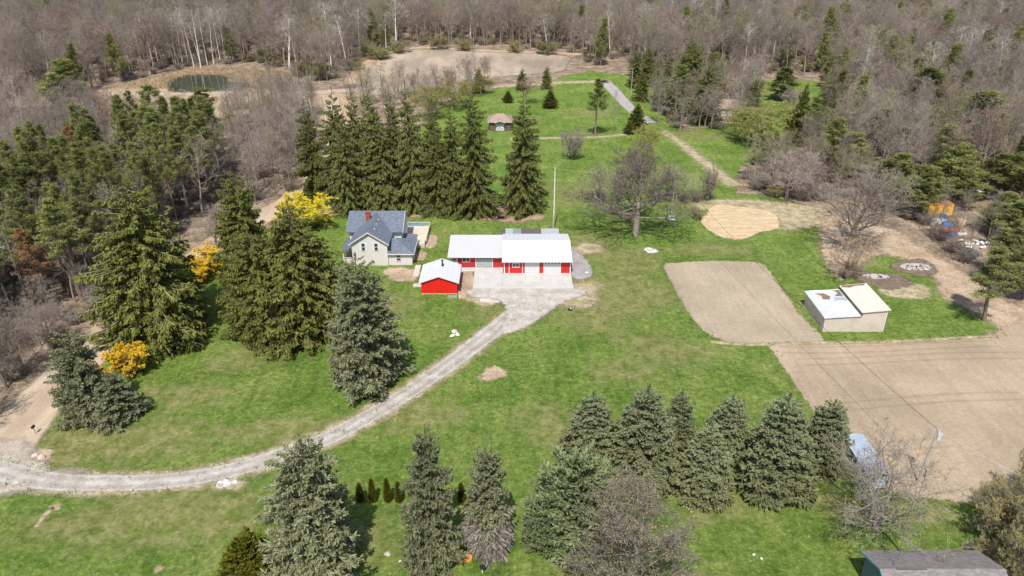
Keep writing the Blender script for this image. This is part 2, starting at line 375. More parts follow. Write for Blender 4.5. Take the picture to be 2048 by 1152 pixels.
def ribbon(name, px, width, mat, z, soft=.8, **k):
    Cn = smooth([G(*p) for p in px], False, 2.0); t = np.gradient(Cn, axis=0); t /= np.linalg.norm(t, axis=1)[:, None]
    nrm = np.stack([-t[:, 1], t[:, 0]], 1)
    w = np.interp(np.linspace(0, 1, len(Cn)), np.linspace(0, 1, len(width)), width)[:, None] * .5 if isinstance(width, (list, tuple)) else width * .5
    return sheet_w(name, list(Cn + nrm * w) + list((Cn - nrm * w)[::-1]), mat, z, soft, sm=False, **k)
def blob(name, cx, cy, rx, ry, mat, z, soft=1.0, **k):      # rx, ry in photo pixels; rim, inner ring and centre
    X, Y = G(cx, cy); r = mpp(cy); sy = abs(G(cx, cy + ry)[1] - G(cx, cy - ry)[1]) / 2; sx = rx * r
    R = random.Random(int(cx * 7 + cy)); n = 36; ph = [R.uniform(0, 6.3) for _ in range(3)]; s = min(soft, 1.6 * min(sx, sy)) * .5; v = []
    for q in (1, -1):
        for i in range(n):
            a = i / n * 2 * math.pi; w = 1 + .13 * math.sin(2 * a + ph[0]) + .09 * math.sin(3 * a + ph[1]) + .06 * math.sin(5 * a + ph[2])
            v.append((X + math.cos(a) * (sx * w + q * s), Y + math.sin(a) * (sy * w + q * s), z))
    v.append((X, Y, z)); f = [(i, (i + 1) % n, n + (i + 1) % n, n + i) for i in range(n)] + [(n + i, n + (i + 1) % n, 2 * n) for i in range(n)]
    me = bpy.data.meshes.new(name); me.from_pydata(v, [], [tuple(reversed(q)) for q in f]); me.materials.append(mat)
    at = me.attributes.new('edge', 'FLOAT', 'POINT'); at.data.foreach_set('value', [0.0] * n + [1.0] * (n + 1))
    import bmesh
    bm = bmesh.new(); bm.from_mesh(me)
    for fc in bm.faces:
        if fc.normal.z < 0: fc.normal_flip()
    bm.to_mesh(me); bm.free(); o = link(name, me); return tag(o, k.get('label'), k.get('cat'), None, 'structure')

me = bpy.data.meshes.new('ground'); me.from_pydata([(-3000, -600, 0), (3000, -600, 0), (3000, 5000, 0), (-3000, 5000, 0)], [], [(0, 1, 2, 3)])
me.materials.append(M['lawn']); tag(link('ground', me), kind='structure')
sheet('woodland_floor', [(-900, -125), (2900, -125), (2900, 240), (1680, 250), (1648, 220), (1640, 162), (1530, 160), (1470, 245), (1370, 262), (1330, 232), (1300, 178), (1270, 152), (1180, 142), (1130, 152), (1080, 172), (1000, 176), (950, 186), (900, 200), (850, 240), (790, 330), (720, 420), (640, 425), (540, 455), (470, 492), (385, 560), (255, 672), (150, 742), (80, 800), (0, 850), (-900, 1500)], M['litter'], .010, 3, sm=False)
sheet('woodland_floor', [(1665, 225), (1600, 282), (1560, 322), (1482, 332), (1470, 385), (1560, 396), (1640, 418), (1690, 455), (1760, 480), (1850, 525), (1960, 600), (2080, 650), (2900, 720), (2900, 225)], M['litter'], .014, 3, sm=False)
sheet('fallow_field', [(700, 168), (735, 132), (780, 110), (835, 99), (960, 104), (1125, 111), (1135, 126), (1120, 142), (1040, 150), (950, 158), (860, 176), (780, 190), (720, 188)], M['farfield'], .03, 4)
ribbon('field_margin', [(690, 172), (735, 128), (780, 106), (840, 95), (960, 101), (1125, 107), (1200, 110)], 6, M['reeds'], .04, 3)
sheet('pond_bank', [(205, 186), (240, 172), (330, 150), (360, 140), (420, 136), (560, 138), (590, 152), (585, 178), (480, 186)], M['reeds'], .03, 5)
pm, nt, out = newmat('pond_water'); bsdf(nt, out, (.040, .048, .026), .06, bump(nt, noise(nt, .8, 2, .5), .25, .02), .5)
sheet('water', [(333, 172), (345, 158), (380, 150), (430, 149), (462, 155), (458, 163), (500, 168), (490, 178), (470, 181), (400, 184), (345, 184)], pm, .06, .01)
sheet('dirt_verge', [(150, 190), (300, 186), (640, 184), (700, 200), (690, 290), (640, 290), (560, 240), (430, 245), (180, 235)], M['reeds'], .024, 6)
ribbon('far_road', [(-300, 235), (0, 214), (90, 208), (200, 190), (330, 187), (480, 186), (600, 187), (700, 180)], 6.5, M['dirtroad'], .05, 1.5)
ribbon('dirt_road', [(-260, 1130), (-60, 965), (20, 880), (75, 808), (140, 742), (220, 662), (320, 585), (395, 522), (450, 476), (520, 436), (590, 397), (624, 368), (655, 325), (668, 270), (665, 220), (660, 190)], [8, 8, 7.4, 7, 6.5, 6], M['dirtroad'], .045, 1.6)
ribbon('driveway', [(-80, 925), (20, 945), (100, 963), (220, 967), (340, 962), (460, 942), (580, 905), (660, 875), (740, 832), (820, 783), (900, 728), (960, 682), (1020, 636), (1062, 600)], [4.2, 3.2, 3.0, 3.0, 3.0, 3.0, 3.2, 3.4, 3.8, 4.6], M['gravel'], .062, .6)
DRV = [(-80, 925), (20, 945), (100, 963), (220, 967), (340, 962), (460, 942), (580, 905), (660, 875), (740, 832), (820, 783), (900, 728), (960, 682), (1020, 636), (1045, 615)]
ribbon('driveway_shoulder', DRV, 4.4, M['drybare'], .040, 1.6)
def offset(px, d):
    Cn = smooth([G(*p) for p in px], False, 4.0); t = np.gradient(Cn, axis=0); t /= np.linalg.norm(t, axis=1)[:, None]; return [tuple(q) for q in Cn + np.stack([-t[:, 1], t[:, 0]], 1) * d]
def wribbon(name, W, w, mat, z, soft):
    Cn = np.array(W); t = np.gradient(Cn, axis=0); t /= np.linalg.norm(t, axis=1)[:, None]; nrm = np.stack([-t[:, 1], t[:, 0]], 1) * w / 2
    return sheet_w(name, list(Cn + nrm) + list((Cn - nrm)[::-1]), mat, z, soft, sm=False)
for d in (-.75, .75): wribbon('wheel_track', offset(DRV, d), .7, M['rut'], .075 if d < 0 else .077, .5)
sheet('gravel_yard', [(946, 577), (1146, 577), (1168, 590), (1128, 604), (1098, 625), (1058, 652), (1020, 668), (1000, 662), (1012, 632), (1006, 606), (975, 596), (945, 596)], M['gravel'], .085, 2.0)
sheet('road_mouth', [(60, 885), (75, 920), (110, 940), (180, 950), (100, 975), (0, 992), (-120, 1020), (-80, 900), (20, 880)], M['mouth'], .052, 2.5)
sheet('gravel_pile_ground', [(1143, 500), (1165, 512), (1182, 535), (1184, 552), (1165, 558), (1143, 552)], M['darkgravel'], .05, 1.2)
blob('worn_ground', 1172, 498, 34, 12, M['drybare'], .03, 3)
blob('worn_ground', 1165, 578, 38, 16, M['drybare'], .031, 3)
blob('worn_ground', 1130, 600, 60, 16, M['drybare'], .033, 4)
sheet('tilled_plot', [(1327, 532), (1345, 526), (1420, 522), (1500, 524), (1528, 530), (1560, 572), (1600, 628), (1648, 684), (1560, 688), (1470, 686), (1430, 676), (1400, 655), (1368, 612), (1345, 570)], M['soil'], .03, .8)
sheet('tilled_field', [(1535, 690), (1600, 687), (1640, 686), (1800, 684), (1990, 674), (1998, 655), (2048, 645), (2700, 700), (2700, 1040), (2048, 1010), (1900, 1003), (1810, 990), (1740, 975), (1690, 910), (1655, 860), (1610, 800), (1570, 740)], M['soil2'], .032, .9, sm=False)
ribbon('field_edge_strip', [(1420, 684), (1500, 689), (1640, 686), (1800, 683), (1990, 672)], .9, M['drybare'], .04, .6)
sheet('dirt_track', [(1655, 420), (1700, 440), (1790, 460), (1850, 500), (1930, 545), (2000, 590), (2060, 620), (2300, 690), (2300, 720), (2000, 680), (1995, 655), (1935, 620), (1885, 592), (1868, 560), (1820, 522), (1750, 512), (1690, 560), (1650, 520), (1640, 470)], M['track'], .028, 3.0)
sheet('dirt_track', [(1130, 397), (1250, 401), (1400, 402), (1420, 409), (1270, 410), (1120, 409)], M['dry'], .028, 2.5)
sheet('dirt_track', [(1385, 405), (1480, 398), (1640, 415), (1660, 445), (1570, 460), (1550, 440), (1480, 412), (1400, 420)], M['drybare'], .027, 3.0)
blob('sand_arena', 1478, 441, 80, 31, M['sand'], .034, 1.2)
ribbon('grass_path', [(1325, 262), (1360, 285), (1400, 318), (1435, 345), (1470, 372)], [2.5, 3.5, 4, 4], M['drybare'], .028, 3)
ribbon('grass_path', [(1020, 278), (1130, 276), (1200, 274), (1262, 268)], 2.2, M['drybare'], .03, 1.5)
ribbon('lane', [(1205, 160), (1222, 175), (1240, 195), (1260, 216), (1280, 232), (1304, 246)], [5, 4.8, 4.3, 4], M['asphalt'], .03, .8)
ribbon('lane', [(950, 176), (1040, 170), (1130, 165), (1215, 163)], 5, M['drybare'], .03, 2)
for a in [(960, 430, 60, 9), (1040, 436, 50, 8), (860, 425, 60, 8), (740, 420, 60, 8), (1010, 420, 40, 10), (650, 422, 40, 8)]: blob('needle_litter', *a, M['red_litter'], .026, 2.5)
# worn, dry and bare patches of the lawn
for a in [(300, 1035, 230, 55), (250, 880, 180, 38), (130, 900, 60, 60), (480, 720, 60, 20), (700, 1090, 70, 50), (1240, 590, 130, 35), (1250, 520, 80, 30), (1330, 700, 90, 30), (1240, 745, 60, 20), (850, 830, 80, 25), (560, 860, 120, 20), (1180, 640, 60, 30), (1700, 1010, 60, 30), (1850, 1030, 70, 30), (970, 620, 40, 22), (1500, 620, 40, 40), (1420, 500, 80, 12), (760, 610, 60, 25), (1180, 480, 40, 15), (1150, 380, 60, 12), (1390, 270, 60, 8), (1180, 225, 50, 5), (1060, 240, 30, 6), (1560, 185, 50, 10), (360, 790, 90, 22), (1420, 1010, 60, 30), (1100, 850, 50, 40)]:
    blob('dry_grass', *a, M['dry'], .018 + (a[0] % 7) * .001, 6)
blob('bare_patch', 987, 748, 24, 15, M['track'], .03, 1.2)
blob('bare_patch', 805, 548, 38, 14, M['track'], .03, 1.5)
sheet('bare_patch', [(855, 471), (873, 471), (871, 494), (850, 494)], M['track'], .03, .5)
sheet('bare_patch', [(918, 543), (945, 543), (946, 592), (922, 597), (917, 594)], M['track'], .044, .4)
blob('bare_patch', 965, 598, 30, 14, M['drybare'], .062, 1.5)
blob('bare_patch', 840, 512, 12, 12, M['track'], .03, .8)
blob('bare_patch', 112, 1014, 12, 7, M['drybare'], .034, .6)
ribbon('bare_patch', [(108, 1016), (90, 1030), (72, 1055)], .5, M['drybare'], .034, .4)
blob('bare_patch', 455, 968, 32, 15, M['drybare'], .034, 1.2)
blob('pale_rubble', 452, 967, 20, 9, M['white'], .06, .5)
blob('bare_patch', 318, 1138, 9, 7, M['drybare'], .034, .6)
blob('bare_patch', 78, 912, 24, 14, M['track'], .036, .8)
blob('pale_rubble', 1302, 501, 14, 5, M['white'], .05, .5)
blob('pale_rubble', 1114, 604, 9, 4, M['white'], .075, .4)
blob('pale_rubble', 1174, 545, 4, 2, M['white'], .075, .4)
blob('pale_rubble', 1084, 623, 7, 3, M['white'], .075, .4)
blob('bare_patch', 1175, 611, 8, 4, M['track'], .04, .4)
blob('charred_ground', 1830, 535, 40, 18, M['charred'], .042, 1.5)
blob('charred_ground', 1765, 560, 50, 18, M['charred'], .043, 2)
blob('bare_patch', 1800, 575, 55, 22, M['drybare'], .041, 2)

# concrete
mb = MB(); mb.box(-7.4, -1.82, 126.1, 135.3, -.05, .10); mb.box(-1.80, 11.6, 126.1, 132.7, -.05, .102); mb.box(-10.0, -7.41, 133.6, 135.3, -.05, .098)
tag(mb.build('concrete_apron', M['concrete']), kind='structure')
mb = MB(); mb.box(-5.9, -2.2, 120.6, 122.6, -.05, .08); tag(mb.build('concrete_slab', M['oldconcrete']), kind='structure')
mb = MB(); mb.box(-19.4, -18.3, 131.3, 136.5, -.05, .09); tag(mb.build('concrete_path', M['oldconcrete']), kind='structure')
mb = MB(); mb.box(-18.8, -17.2, 126.9, 128.2, -.05, .10); tag(mb.build('concrete_slab', M['oldconcrete']), kind='structure')

# ------------------------------------------------------------------ buildings
def window(parent, x0, x1, z0, z1, y, panes=2, split='v', frame='trim', fw=.12, name='window'):
    """frame stands proud of a wall facing -y at y; glass set back inside it"""
    f = MB(); f.box(x0, x1, y - .06, y + .02, z0, z0 + fw); f.box(x0, x1, y - .06, y + .02, z1 - fw, z1)
    f.box(x0, x0 + fw, y - .058, y + .02, z0 + fw, z1 - fw); f.box(x1 - fw, x1, y - .058, y + .02, z0 + fw, z1 - fw)
    if panes == 2:
        if split == 'v': c = (x0 + x1) / 2; f.box(c - .04, c + .04, y - .056, y + .02, z0 + fw, z1 - fw)
        else: c = (z0 + z1) / 2; f.box(x0 + fw, x1 - fw, y - .056, y + .02, c - .04, c + .04)
    w = f.build(name, M[frame], parent)
    MB().box(x0 + fw, x1 - fw, y - .015, y + .01, z0 + fw, z1 - fw).build('pane', M['glass'], w); return w
def garage_door(parent, x0, x1, z1, y, mat, wins=True, zb=.1):
    d = MB().box(x0, x1, y - .02, y + .05, zb, z1).build('garage_door', M[mat], parent)
    t = MB(); t.box(x0 - .14, x0, y - .07, y + .04, zb, z1 + .14); t.box(x1, x1 + .14, y - .07, y + .04, zb, z1 + .14); t.box(x0, x1, y - .068, y + .04, z1, z1 + .14)
    t.build('door_frame', M['trim'], d)
    if wins:
        n = 5; w = (x1 - x0) / n
        for i in range(n):
            MB().box(x0 + w * (i + .2), x0 + w * (i + .8), y - .035, y - .015, z1 - .55, z1 - .28).build('pane', M['glass'], d)
    return d

# long red outbuilding: gabled barn, lower garage wing, lean-to behind
b = empty('red_barn', (4.95, 132.7, 0), 'long red metal barn with white roofs and overhead doors behind the concrete apron', 'barn')
def inv(o, p): o.matrix_parent_inverse = p.matrix_basis.inverted() if False else o.matrix_parent_inverse; return o
BX, BY = 4.95, 132.7
def L(pts): return pts
w = MB(); w.prismx([(0, 0), (0, 3.0), (6.1, 4.2), (12.4, 3.0), (12.4, 0)], -1.55 - BX, 11.5 - BX); w.build('wall', M['redbarn'], b)
r = MB(); r.slab([(-1.95 - BX, -.75, 2.98), (11.75 - BX, -.75, 2.98), (11.75 - BX, 6.1, 4.36), (-1.95 - BX, 6.1, 4.36)], .13)
r.slab([(-1.95 - BX, 6.1, 4.36), (11.75 - BX, 6.1, 4.36), (11.75 - BX, 12.9, 3.0), (-1.95 - BX, 12.9, 3.0)], .13)
ro = r.build('roof', M['whiteroof'], b)
MB().box(-1.95 - BX, 11.75 - BX, 5.95, 6.25, 4.37, 4.41).build('ridge_cap', M['trim'], ro)
MB().box(-1.97 - BX, 11.77 - BX, -.84, -.76, 2.80, 2.99).build('fascia', M['trim'], ro)
for xx in (-1.60, 11.36): MB().box(xx - BX, xx + .2 - BX, -.03, .06, 0, 2.85).build('corner_trim', M['trim'], b)
t = MB(); t.box(-.62 - BX, -.50 - BX, -.04, .03, .1, 2.5); t.box(2.0 - BX, 2.12 - BX, -.04, .03, .1, 2.5); t.box(-.5 - BX, 2.0 - BX, -.04, .03, 2.38, 2.5); t.build('panel_frame', M['trim'], b)
window(b, .05 - BX, 1.45 - BX, 1.35, 2.3, -.01)
garage_door(b, 2.65 - BX, 5.2 - BX, 2.35, -.01, 'doorwhite', False)
garage_door(b, 6.3 - BX, 9.45 - BX, 2.72, -.01, 'doorwhite', True)
# wing
w = MB(); w.prismx([(2.7, 0), (2.7, 2.62), (10.6, 3.42), (10.6, 0)], -12.2 - BX, -1.56 - BX); w.build('wing_wall', M['reddark'], b)
r = MB(); r.slab([(-12.75 - BX, 1.95, 2.72), (-1.97 - BX, 1.95, 2.72), (-1.97 - BX, 10.9, 3.62), (-12.75 - BX, 10.9, 3.62)], .13); wr = r.build('wing_roof', M['whiteroofb'], b)
MB().box(-12.77 - BX, -1.98 - BX, 1.86, 1.94, 2.55, 2.73).build('fascia', M['trim'], wr)
YW = 2.69
t = MB(); t.box(-12.22 - BX, -12.02 - BX, 2.66, 2.76, 0, 2.55); t.box(-10.95 - BX, -10.82 - BX, 2.66, 2.74, 0, 2.55); t.build('corner_trim', M['trim'], b)
d = MB().box(-12.0 - BX, -10.96 - BX, YW - .02, YW + .02, .1, 2.3).build('door', M['doorwhite'], b)
MB().box(-11.75 - BX, -11.2 - BX, YW - .035, YW - .021, 1.55, 2.0).build('pane', M['redp'], d)
window(b, -9.95 - BX, -8.35 - BX, 1.25, 2.35, YW)
garage_door(b, -7.15 - BX, -3.95 - BX, 2.42, YW, 'doorgrey', True)
window(b, -3.4 - BX, -2.55 - BX, 2.05, 2.45, YW, 1)
# lean-to
w = MB(); w.box(-1.9 - BX, 10.6 - BX, 12.42, 16.0, 0, 2.15); w.build('lean_to_wall', M['brownpanel'], b)
z0, z1 = 2.75, 2.5
for x0, x1, mt in ((-2.3, -1.42, 'brownpanel'), (-1.4, .22, 'palepanel'), (.24, 1.95, 'greenpanel'), (1.97, 6.2, 'brownpanel'), (6.22, 10.0, 'palepanel')):
    MB().slab([(x0 - BX, 12.92, z0), (x1 - BX, 12.92, z0), (x1 - BX, 17.0, z1), (x0 - BX, 17.0, z1)], .06).build('lean_to_roof', M[mt], b)

# small red shed
s = empty('red_shed', (-13.55, 124, 0), 'small bright red gabled shed with white roof and black stovepipe, left of the concrete apron', 'shed')
w = MB(); w.prism([(-3.3, 0), (3.3, 0), (3.3, 2.45), (0, 3.62), (-3.3, 2.45)], 0, 7.4); w.build('wall', M['red'], s)
r = MB(); r.slab([(-3.75, -.35, 2.42), (0, -.35, 3.78), (0, 7.7, 3.78), (-3.75, 7.7, 2.42)], .12); r.slab([(0, -.35, 3.78), (3.75, -.35, 2.42), (3.75, 7.7, 2.42), (0, 7.7, 3.78)], .12)
ro = r.build('roof', M['whiteroof'], s)
p = MB(); p.tube((.35, 4.6, 3.4), (.35, 4.6, 4.75), .14); p.tube((.35, 4.6, 4.75), (.35, 4.6, 4.9), .22); p.tube((.35, 4.6, 3.62), (.35, 4.6, 3.78), .24); p.build('stovepipe', M['black'], s)
t = MB(); t.box(-3.33, 3.33, -.04, .0, 0, .16); t.build('base_trim', M['tan'], s)
g = tag(MB().box(-.85, .85, -.5, .5, 0, .12).box(-.8, -.65, -.45, .45, .12, .2).box(.65, .8, -.45, .45, .12, .2).box(-.25, -.1, -.45, .45, .12, .2).box(.2, .35, -.45, .45, .12, .2).build('pallet', M['greenpanel']), 'grey green pallet lying on the grass in front of the small red shed', 'pallet')
g.location = (*G(905, 594), 0)

# farmhouse
h = empty('farmhouse', (-28.4, 136.3, 0), 'two storey cream farmhouse with blue grey shingle roofs and red brick chimney', 'house')
HX = 28.4
def hs(x): return x + HX
w = MB(); w.prism([(-3.5, 0), (3.5, 0), (3.5, 4.95), (0, 7.25), (-3.5, 4.95)], 0, 9.0); fw_ = w.build('wall', M['siding'], h)
r = MB(); r.slab([(-4.0, -.45, 4.78), (0, -.45, 7.42), (0, 10.4, 7.42), (-4.0, 10.4, 4.78)], .14); r.slab([(0, -.45, 7.42), (4.0, -.45, 4.78), (4.0, 10.4, 4.78), (0, 10.4, 7.42)], .14)
fr = r.build('roof', M['shingle'], h)
t = MB(); t.slab([(-4.02, -.52, 4.80), (0, -.52, 7.44), (0, -.46, 7.44), (-4.02, -.46, 4.80)], .22); t.slab([(0, -.52, 7.44), (4.02, -.52, 4.80), (4.02, -.46, 4.80), (0, -.46, 7.44)], .22); t.build('bargeboard', M['trim'], fr)
for i, (vx, vy) in enumerate(((.9, 2.5), (.9, 5), (.9, 7.6))):
    z = 7.42 - vx * .66; MB().box(vx - .16, vx + .16, vy - .16, vy + .16, z - .1, z + .22).build('roof_vent', M['greymetal'], fr)
# rear block
w = MB(); w.prismx([(6.2, 0), (6.2, 5.1), (10.9, 7.35), (15.6, 5.1), (15.6, 0)], -5.1, 5.6); w.build('rear_wall', M['siding'], h)
r = MB(); r.slab([(-5.7, 5.55, 4.98), (6.0, 5.55, 4.98), (6.0, 10.9, 7.55), (-5.7, 10.9, 7.55)], .15); r.slab([(-5.7, 10.9, 7.55), (6.0, 10.9, 7.55), (6.0, 16.2, 4.98), (-5.7, 16.2, 4.98)], .15)
rr = r.build('rear_roof', M['shingle'], h)
t = MB(); t.prismx([(5.5, 4.75), (5.5, 4.99), (10.9, 7.58), (16.3, 4.99), (16.3, 4.75), (10.9, 7.34)], 6.0, 6.06); t.build('bargeboard', M['trim'], rr)
c = MB(); c.box(-1.75, -.85, 7.9, 8.6, 5.6, 8.2); c.box(-1.82, -.78, 7.83, 8.67, 8.2, 8.36); c.build('chimney', M['brick'], h)
# right wing (hipped)
w = MB(); w.box(3.5, 8.35, .3, 7.2, 0, 2.62); w.build('side_wall', M['siding'], h)
r = MB(); E_ = [(3.52, -.15, 2.62), (8.75, -.15, 2.62), (8.75, 7.6, 2.62), (3.52, 7.6, 2.62)]; T1 = (3.52, 3.2, 4.45); T2 = (4.6, 3.9, 4.45)
r.poly([E_[0], E_[1], T2, T1]); r.poly([E_[1], E_[2], T2]); r.poly([E_[2], E_[3], T1, T2]); r.poly([E_[3], E_[0], T1]); r.poly([(x, y, z - .01) for x, y, z in reversed(E_)])
sr = r.build('side_roof', M['shingle'], h)
t = MB(); t.box(3.52, 8.8, -.24, -.16, 2.48, 2.64); t.box(8.76, 8.84, -.24, 7.62, 2.48, 2.64); t.build('gutter', M['trim'], sr)
w = MB(); w.box(5.6, 8.2, 7.2, 9.6, 0, 2.4); w.build('back_porch_wall', M['siding'], h)
MB().slab([(5.4, 7.61, 2.85), (8.5, 7.61, 2.6), (8.5, 10.0, 2.6), (5.4, 10.0, 2.85)], .12).build('back_porch_roof', M['shingle'], h)
# left porch
MB().slab([(-6.05, .9, 2.55), (-3.52, .9, 3.75), (-3.52, 8.2, 3.75), (-6.05, 8.2, 2.55)], .13).build('porch_roof', M['shingle'], h)
pt = MB(); pt.box(-5.75, -3.5, 1.1, 7.8, 0, .45); pt.build('porch_floor', M['deckwood'], h)
for y in (1.2, 4.2, 7.3): MB().box(-5.7, -5.52, y, y + .18, .45, 2.55).build('porch_post', M['trim'], h)
rl = MB(); rl.box(-5.7, -3.52, 1.12, 1.18, 1.2, 1.28)
for i in range(14): rl.box(-5.6 + i * .15, -5.56 + i * .15, 1.13, 1.17, .45, 1.2)
rl.build('porch_railing', M['trim'], h)
# windows and shutters in the gable
for x in (-1.55, 1.0):
    wd = window(h, x, x + .78, 3.25, 4.98, -.02, 2, 'h', fw=.08)
    MB().box(x - .36, x - .02, -.05, .0, 3.2, 5.0).build('shutter', M['trim'], wd); MB().box(x + .80, x + 1.15, -.05, .0, 3.2, 5.0).build('shutter', M['trim'], wd)
window(h, 5.15, 6.15, .9, 2.3, .28, 2, 'h', fw=.1)
MB().box(3.44, 3.56, -.05, .02, 0, 4.7).build('corner_trim', M['trim'], h)
MB().box(-3.55, 3.55, -.03, .0, 0, .28).build('foundation', M['oldconcrete'], h)

# deck beside the house
d = empty('deck', (-20.8, 145, 0), 'weathered wooden deck with white railing and blue panels, right of the farmhouse', 'deck')
MB().slab([(-1.2, 2.2, .6), (2.45, 2.2, .6), (2.45, 10.8, .6), (-2.6, 10.8, .6), (-2.6, 4.2, .6)], .2).box(.6, 2.3, .2, 2.18, 0, .56).build('deck_floor', M['deckwood'], d)
for k, (a, q) in enumerate((((-2.5, 10.8), (2.5, 10.8)), ((2.5, 10.7), (2.5, 2.3)), ((2.3, 2.2), (2.3, .2)), ((.6, .15), (2.3, .15)), ((.6, 2.2), (.6, .2)))):
    m_ = MB(); v = Vector(q) - Vector(a); n = max(2, int(v.length / .25)); top = 1.45 if k < 2 else 1.2; base = .6 if k < 2 else .3
    m_.tube((*a, top), (*q, top), .05, n=4)
    for i in range(n + 1):
        p_ = Vector(a) + v * i / n; m_.tube((p_.x, p_.y, base), (p_.x, p_.y, top), .03, n=4)
    m_.build('railing', M['trim'], d)
for x0, x1 in ((-2.3, -.4), (-.25, 1.2)): MB().box(x0, x1, 10.6, 10.68, .65, 1.45).build('screen_panel', M['bluepanel'], d)

# tan metal shed
s = empty('metal_shed', (58, 110.2, 0), 'tan ribbed metal shed with stepped roof, patched grey and white on its lower half', 'shed')
w = MB(); w.prism([(-5.1, 0), (5.1, 0), (5.1, 4.2), (.95, 3.75), (.95, 3.1), (-5.1, 2.7)], 0, 9.3)
w.build('wall', M['tanwall'], s)
r = MB(); r.slab([(-5.35, -.25, 2.78), (.93, -.25, 3.2), (.93, 9.7, 3.2), (-5.35, 9.7, 2.78)], .08).build('low_roof', M['patchroof'], s)
MB().slab([(.72, -.3, 3.86), (5.5, -.3, 4.36), (5.5, 9.75, 4.36), (.72, 9.75, 3.86)], .09).build('high_roof', M['tanroof'], s)
MB().box(.74, .94, -.26, 9.7, 3.2, 3.74).build('step_flashing', M['brownpanel'], s)
lz = lambda x: 2.78 + (x + 5.35) * .0669
def roofpatch(name, pts, mat, f=lz, up=.012): MB().slab([(x, y, f(x) + up) for x, y in pts], .01).build(name, M[mat], s)
roofpatch('white_patch', [(-2.6, .9), (.6, .5), (.66, 4.6), (-.4, 5.2), (-1.0, 4.2), (-2.9, 4.4)], 'whitep'); roofpatch('grey_patch', [(-1.6, 5.3), (-.6, 5.5), (.6, 5.0), (.6, 6.6), (-1.3, 6.8)], 'greymetal')
roofpatch('leaf_debris', [(-3.4, 6.2), (-2.2, 6.0), (-1.7, 7.2), (-2.4, 8.4), (-3.9, 8.6), (-3.1, 7.4)], 'debris'); roofpatch('leaf_debris', [(-.9, 7.2), (.5, 6.9), (.6, 9.2), (-.4, 9.4), (.0, 8.2)], 'debris', up=.016)
hz = lambda x: 3.86 + (x - .72) * .1046
roofpatch('leaf_debris', [(.9, 9.0), (2.2, 8.6), (3.3, 9.1), (4.8, 9.0), (5.2, 9.6), (1.0, 9.65)], 'debris', hz)
MB().box(-5.14, -5.06, -.04, .04, 0, 2.68).build('corner_trim', M['trim'], s); MB().box(5.06, 5.15, -.04, .04, 0, 4.18).build('corner_trim', M['trim'], s)

# silver box trailer body used as storage
p0 = G(1732.5, 982); ang = 0.0
s = empty('storage_box', (45.0, 71.4, 0), 'long silver storage box with white end wall behind the wide bare tree', 'container', rz=.02, scale=(1.12, 1, 1.05))
MB().box(-1.2, 1.25, 0, 7.6, .35, 2.35).build('box_body', M['trailer'], s)
MB().slab([(-1.3, -.12, 2.55), (0, -.12, 2.72), (0, 7.7, 2.72), (-1.3, 7.7, 2.55)], .1).slab([(0, -.12, 2.72), (1.35, -.12, 2.55), (1.35, 7.7, 2.55), (0, 7.7, 2.72)], .1).build('roof', M['trailer'], s)
e = MB().box(-1.1, 1.15, -.05, 0, .45, 2.25).build('end_wall', M['trailerend'], s)
MB().box(-1.22, -1.1, -.07, .02, .3, 2.4).box(1.15, 1.27, -.07, .02, .3, 2.4).box(-1.1, 1.15, -.068, .02, .3, .42).box(-1.1, 1.15, -.068, .02, 2.27, 2.45).build('end_frame', M['brownpanel'], s)
for x in (-.9, .9):
    for y in (.6, 3.8, 6.9): MB().box(x - .2, x + .2, y - .2, y + .2, 0, .35).build('block_foot', M['oldconcrete'], s)

# slate blue house, bottom right
s = empty('blue_house', (37.5, 54.5, 0), 'slate blue house with brown grey shingle roof at the bottom right edge of the photo', 'house')
w = MB(); w.prismx([(-4.0, 0), (-4.0, 3.2), (0, 4.9), (3.6, 3.3), (3.6, 0)], .3, 12.1); w.build('wall', M['bluewall'], s)
r = MB(); r.slab([(-.25, -4.6, 3.12), (12.4, -4.6, 3.12), (12.4, 0, 5.05), (-.25, 0, 5.05)], .14); r.slab([(-.25, 0, 5.05), (12.4, 0, 5.05), (12.4, 4.1, 3.3), (-.25, 4.1, 3.3)], .14)
ro = r.build('roof', M['shingleb'], s)
t = MB(); t.prismx([(-4.65, 2.95), (-4.65, 3.15), (0, 5.08), (4.15, 3.33), (4.15, 3.13), (0, 4.86)], -.31, -.26); t.build('bargeboard', M['bluetrim'], ro)
MB().box(1.4, 4.4, -.12, .12, 5.02, 5.14).build('ridge_vent', M['brownpanel'], ro)
p = MB(); p.prismx([(-2.4, .9), (-2.4, 2.3), (-1.2, 2.3), (-1.2, .9)], .24, .32); p.build('window', M['trim'], s)
MB().box(.21, .24, -2.3, -1.3, 1.0, 2.2).build('pane', M['glass'], s.children[-1])
MB().tube((.1, -.9, 3.2), (.16, -.9, 3.2), .35, n=14).tube((.16, -.9, 3.2), (.3, -.9, 3.2), .05).build('satellite_dish', M['bluetrim'], s)

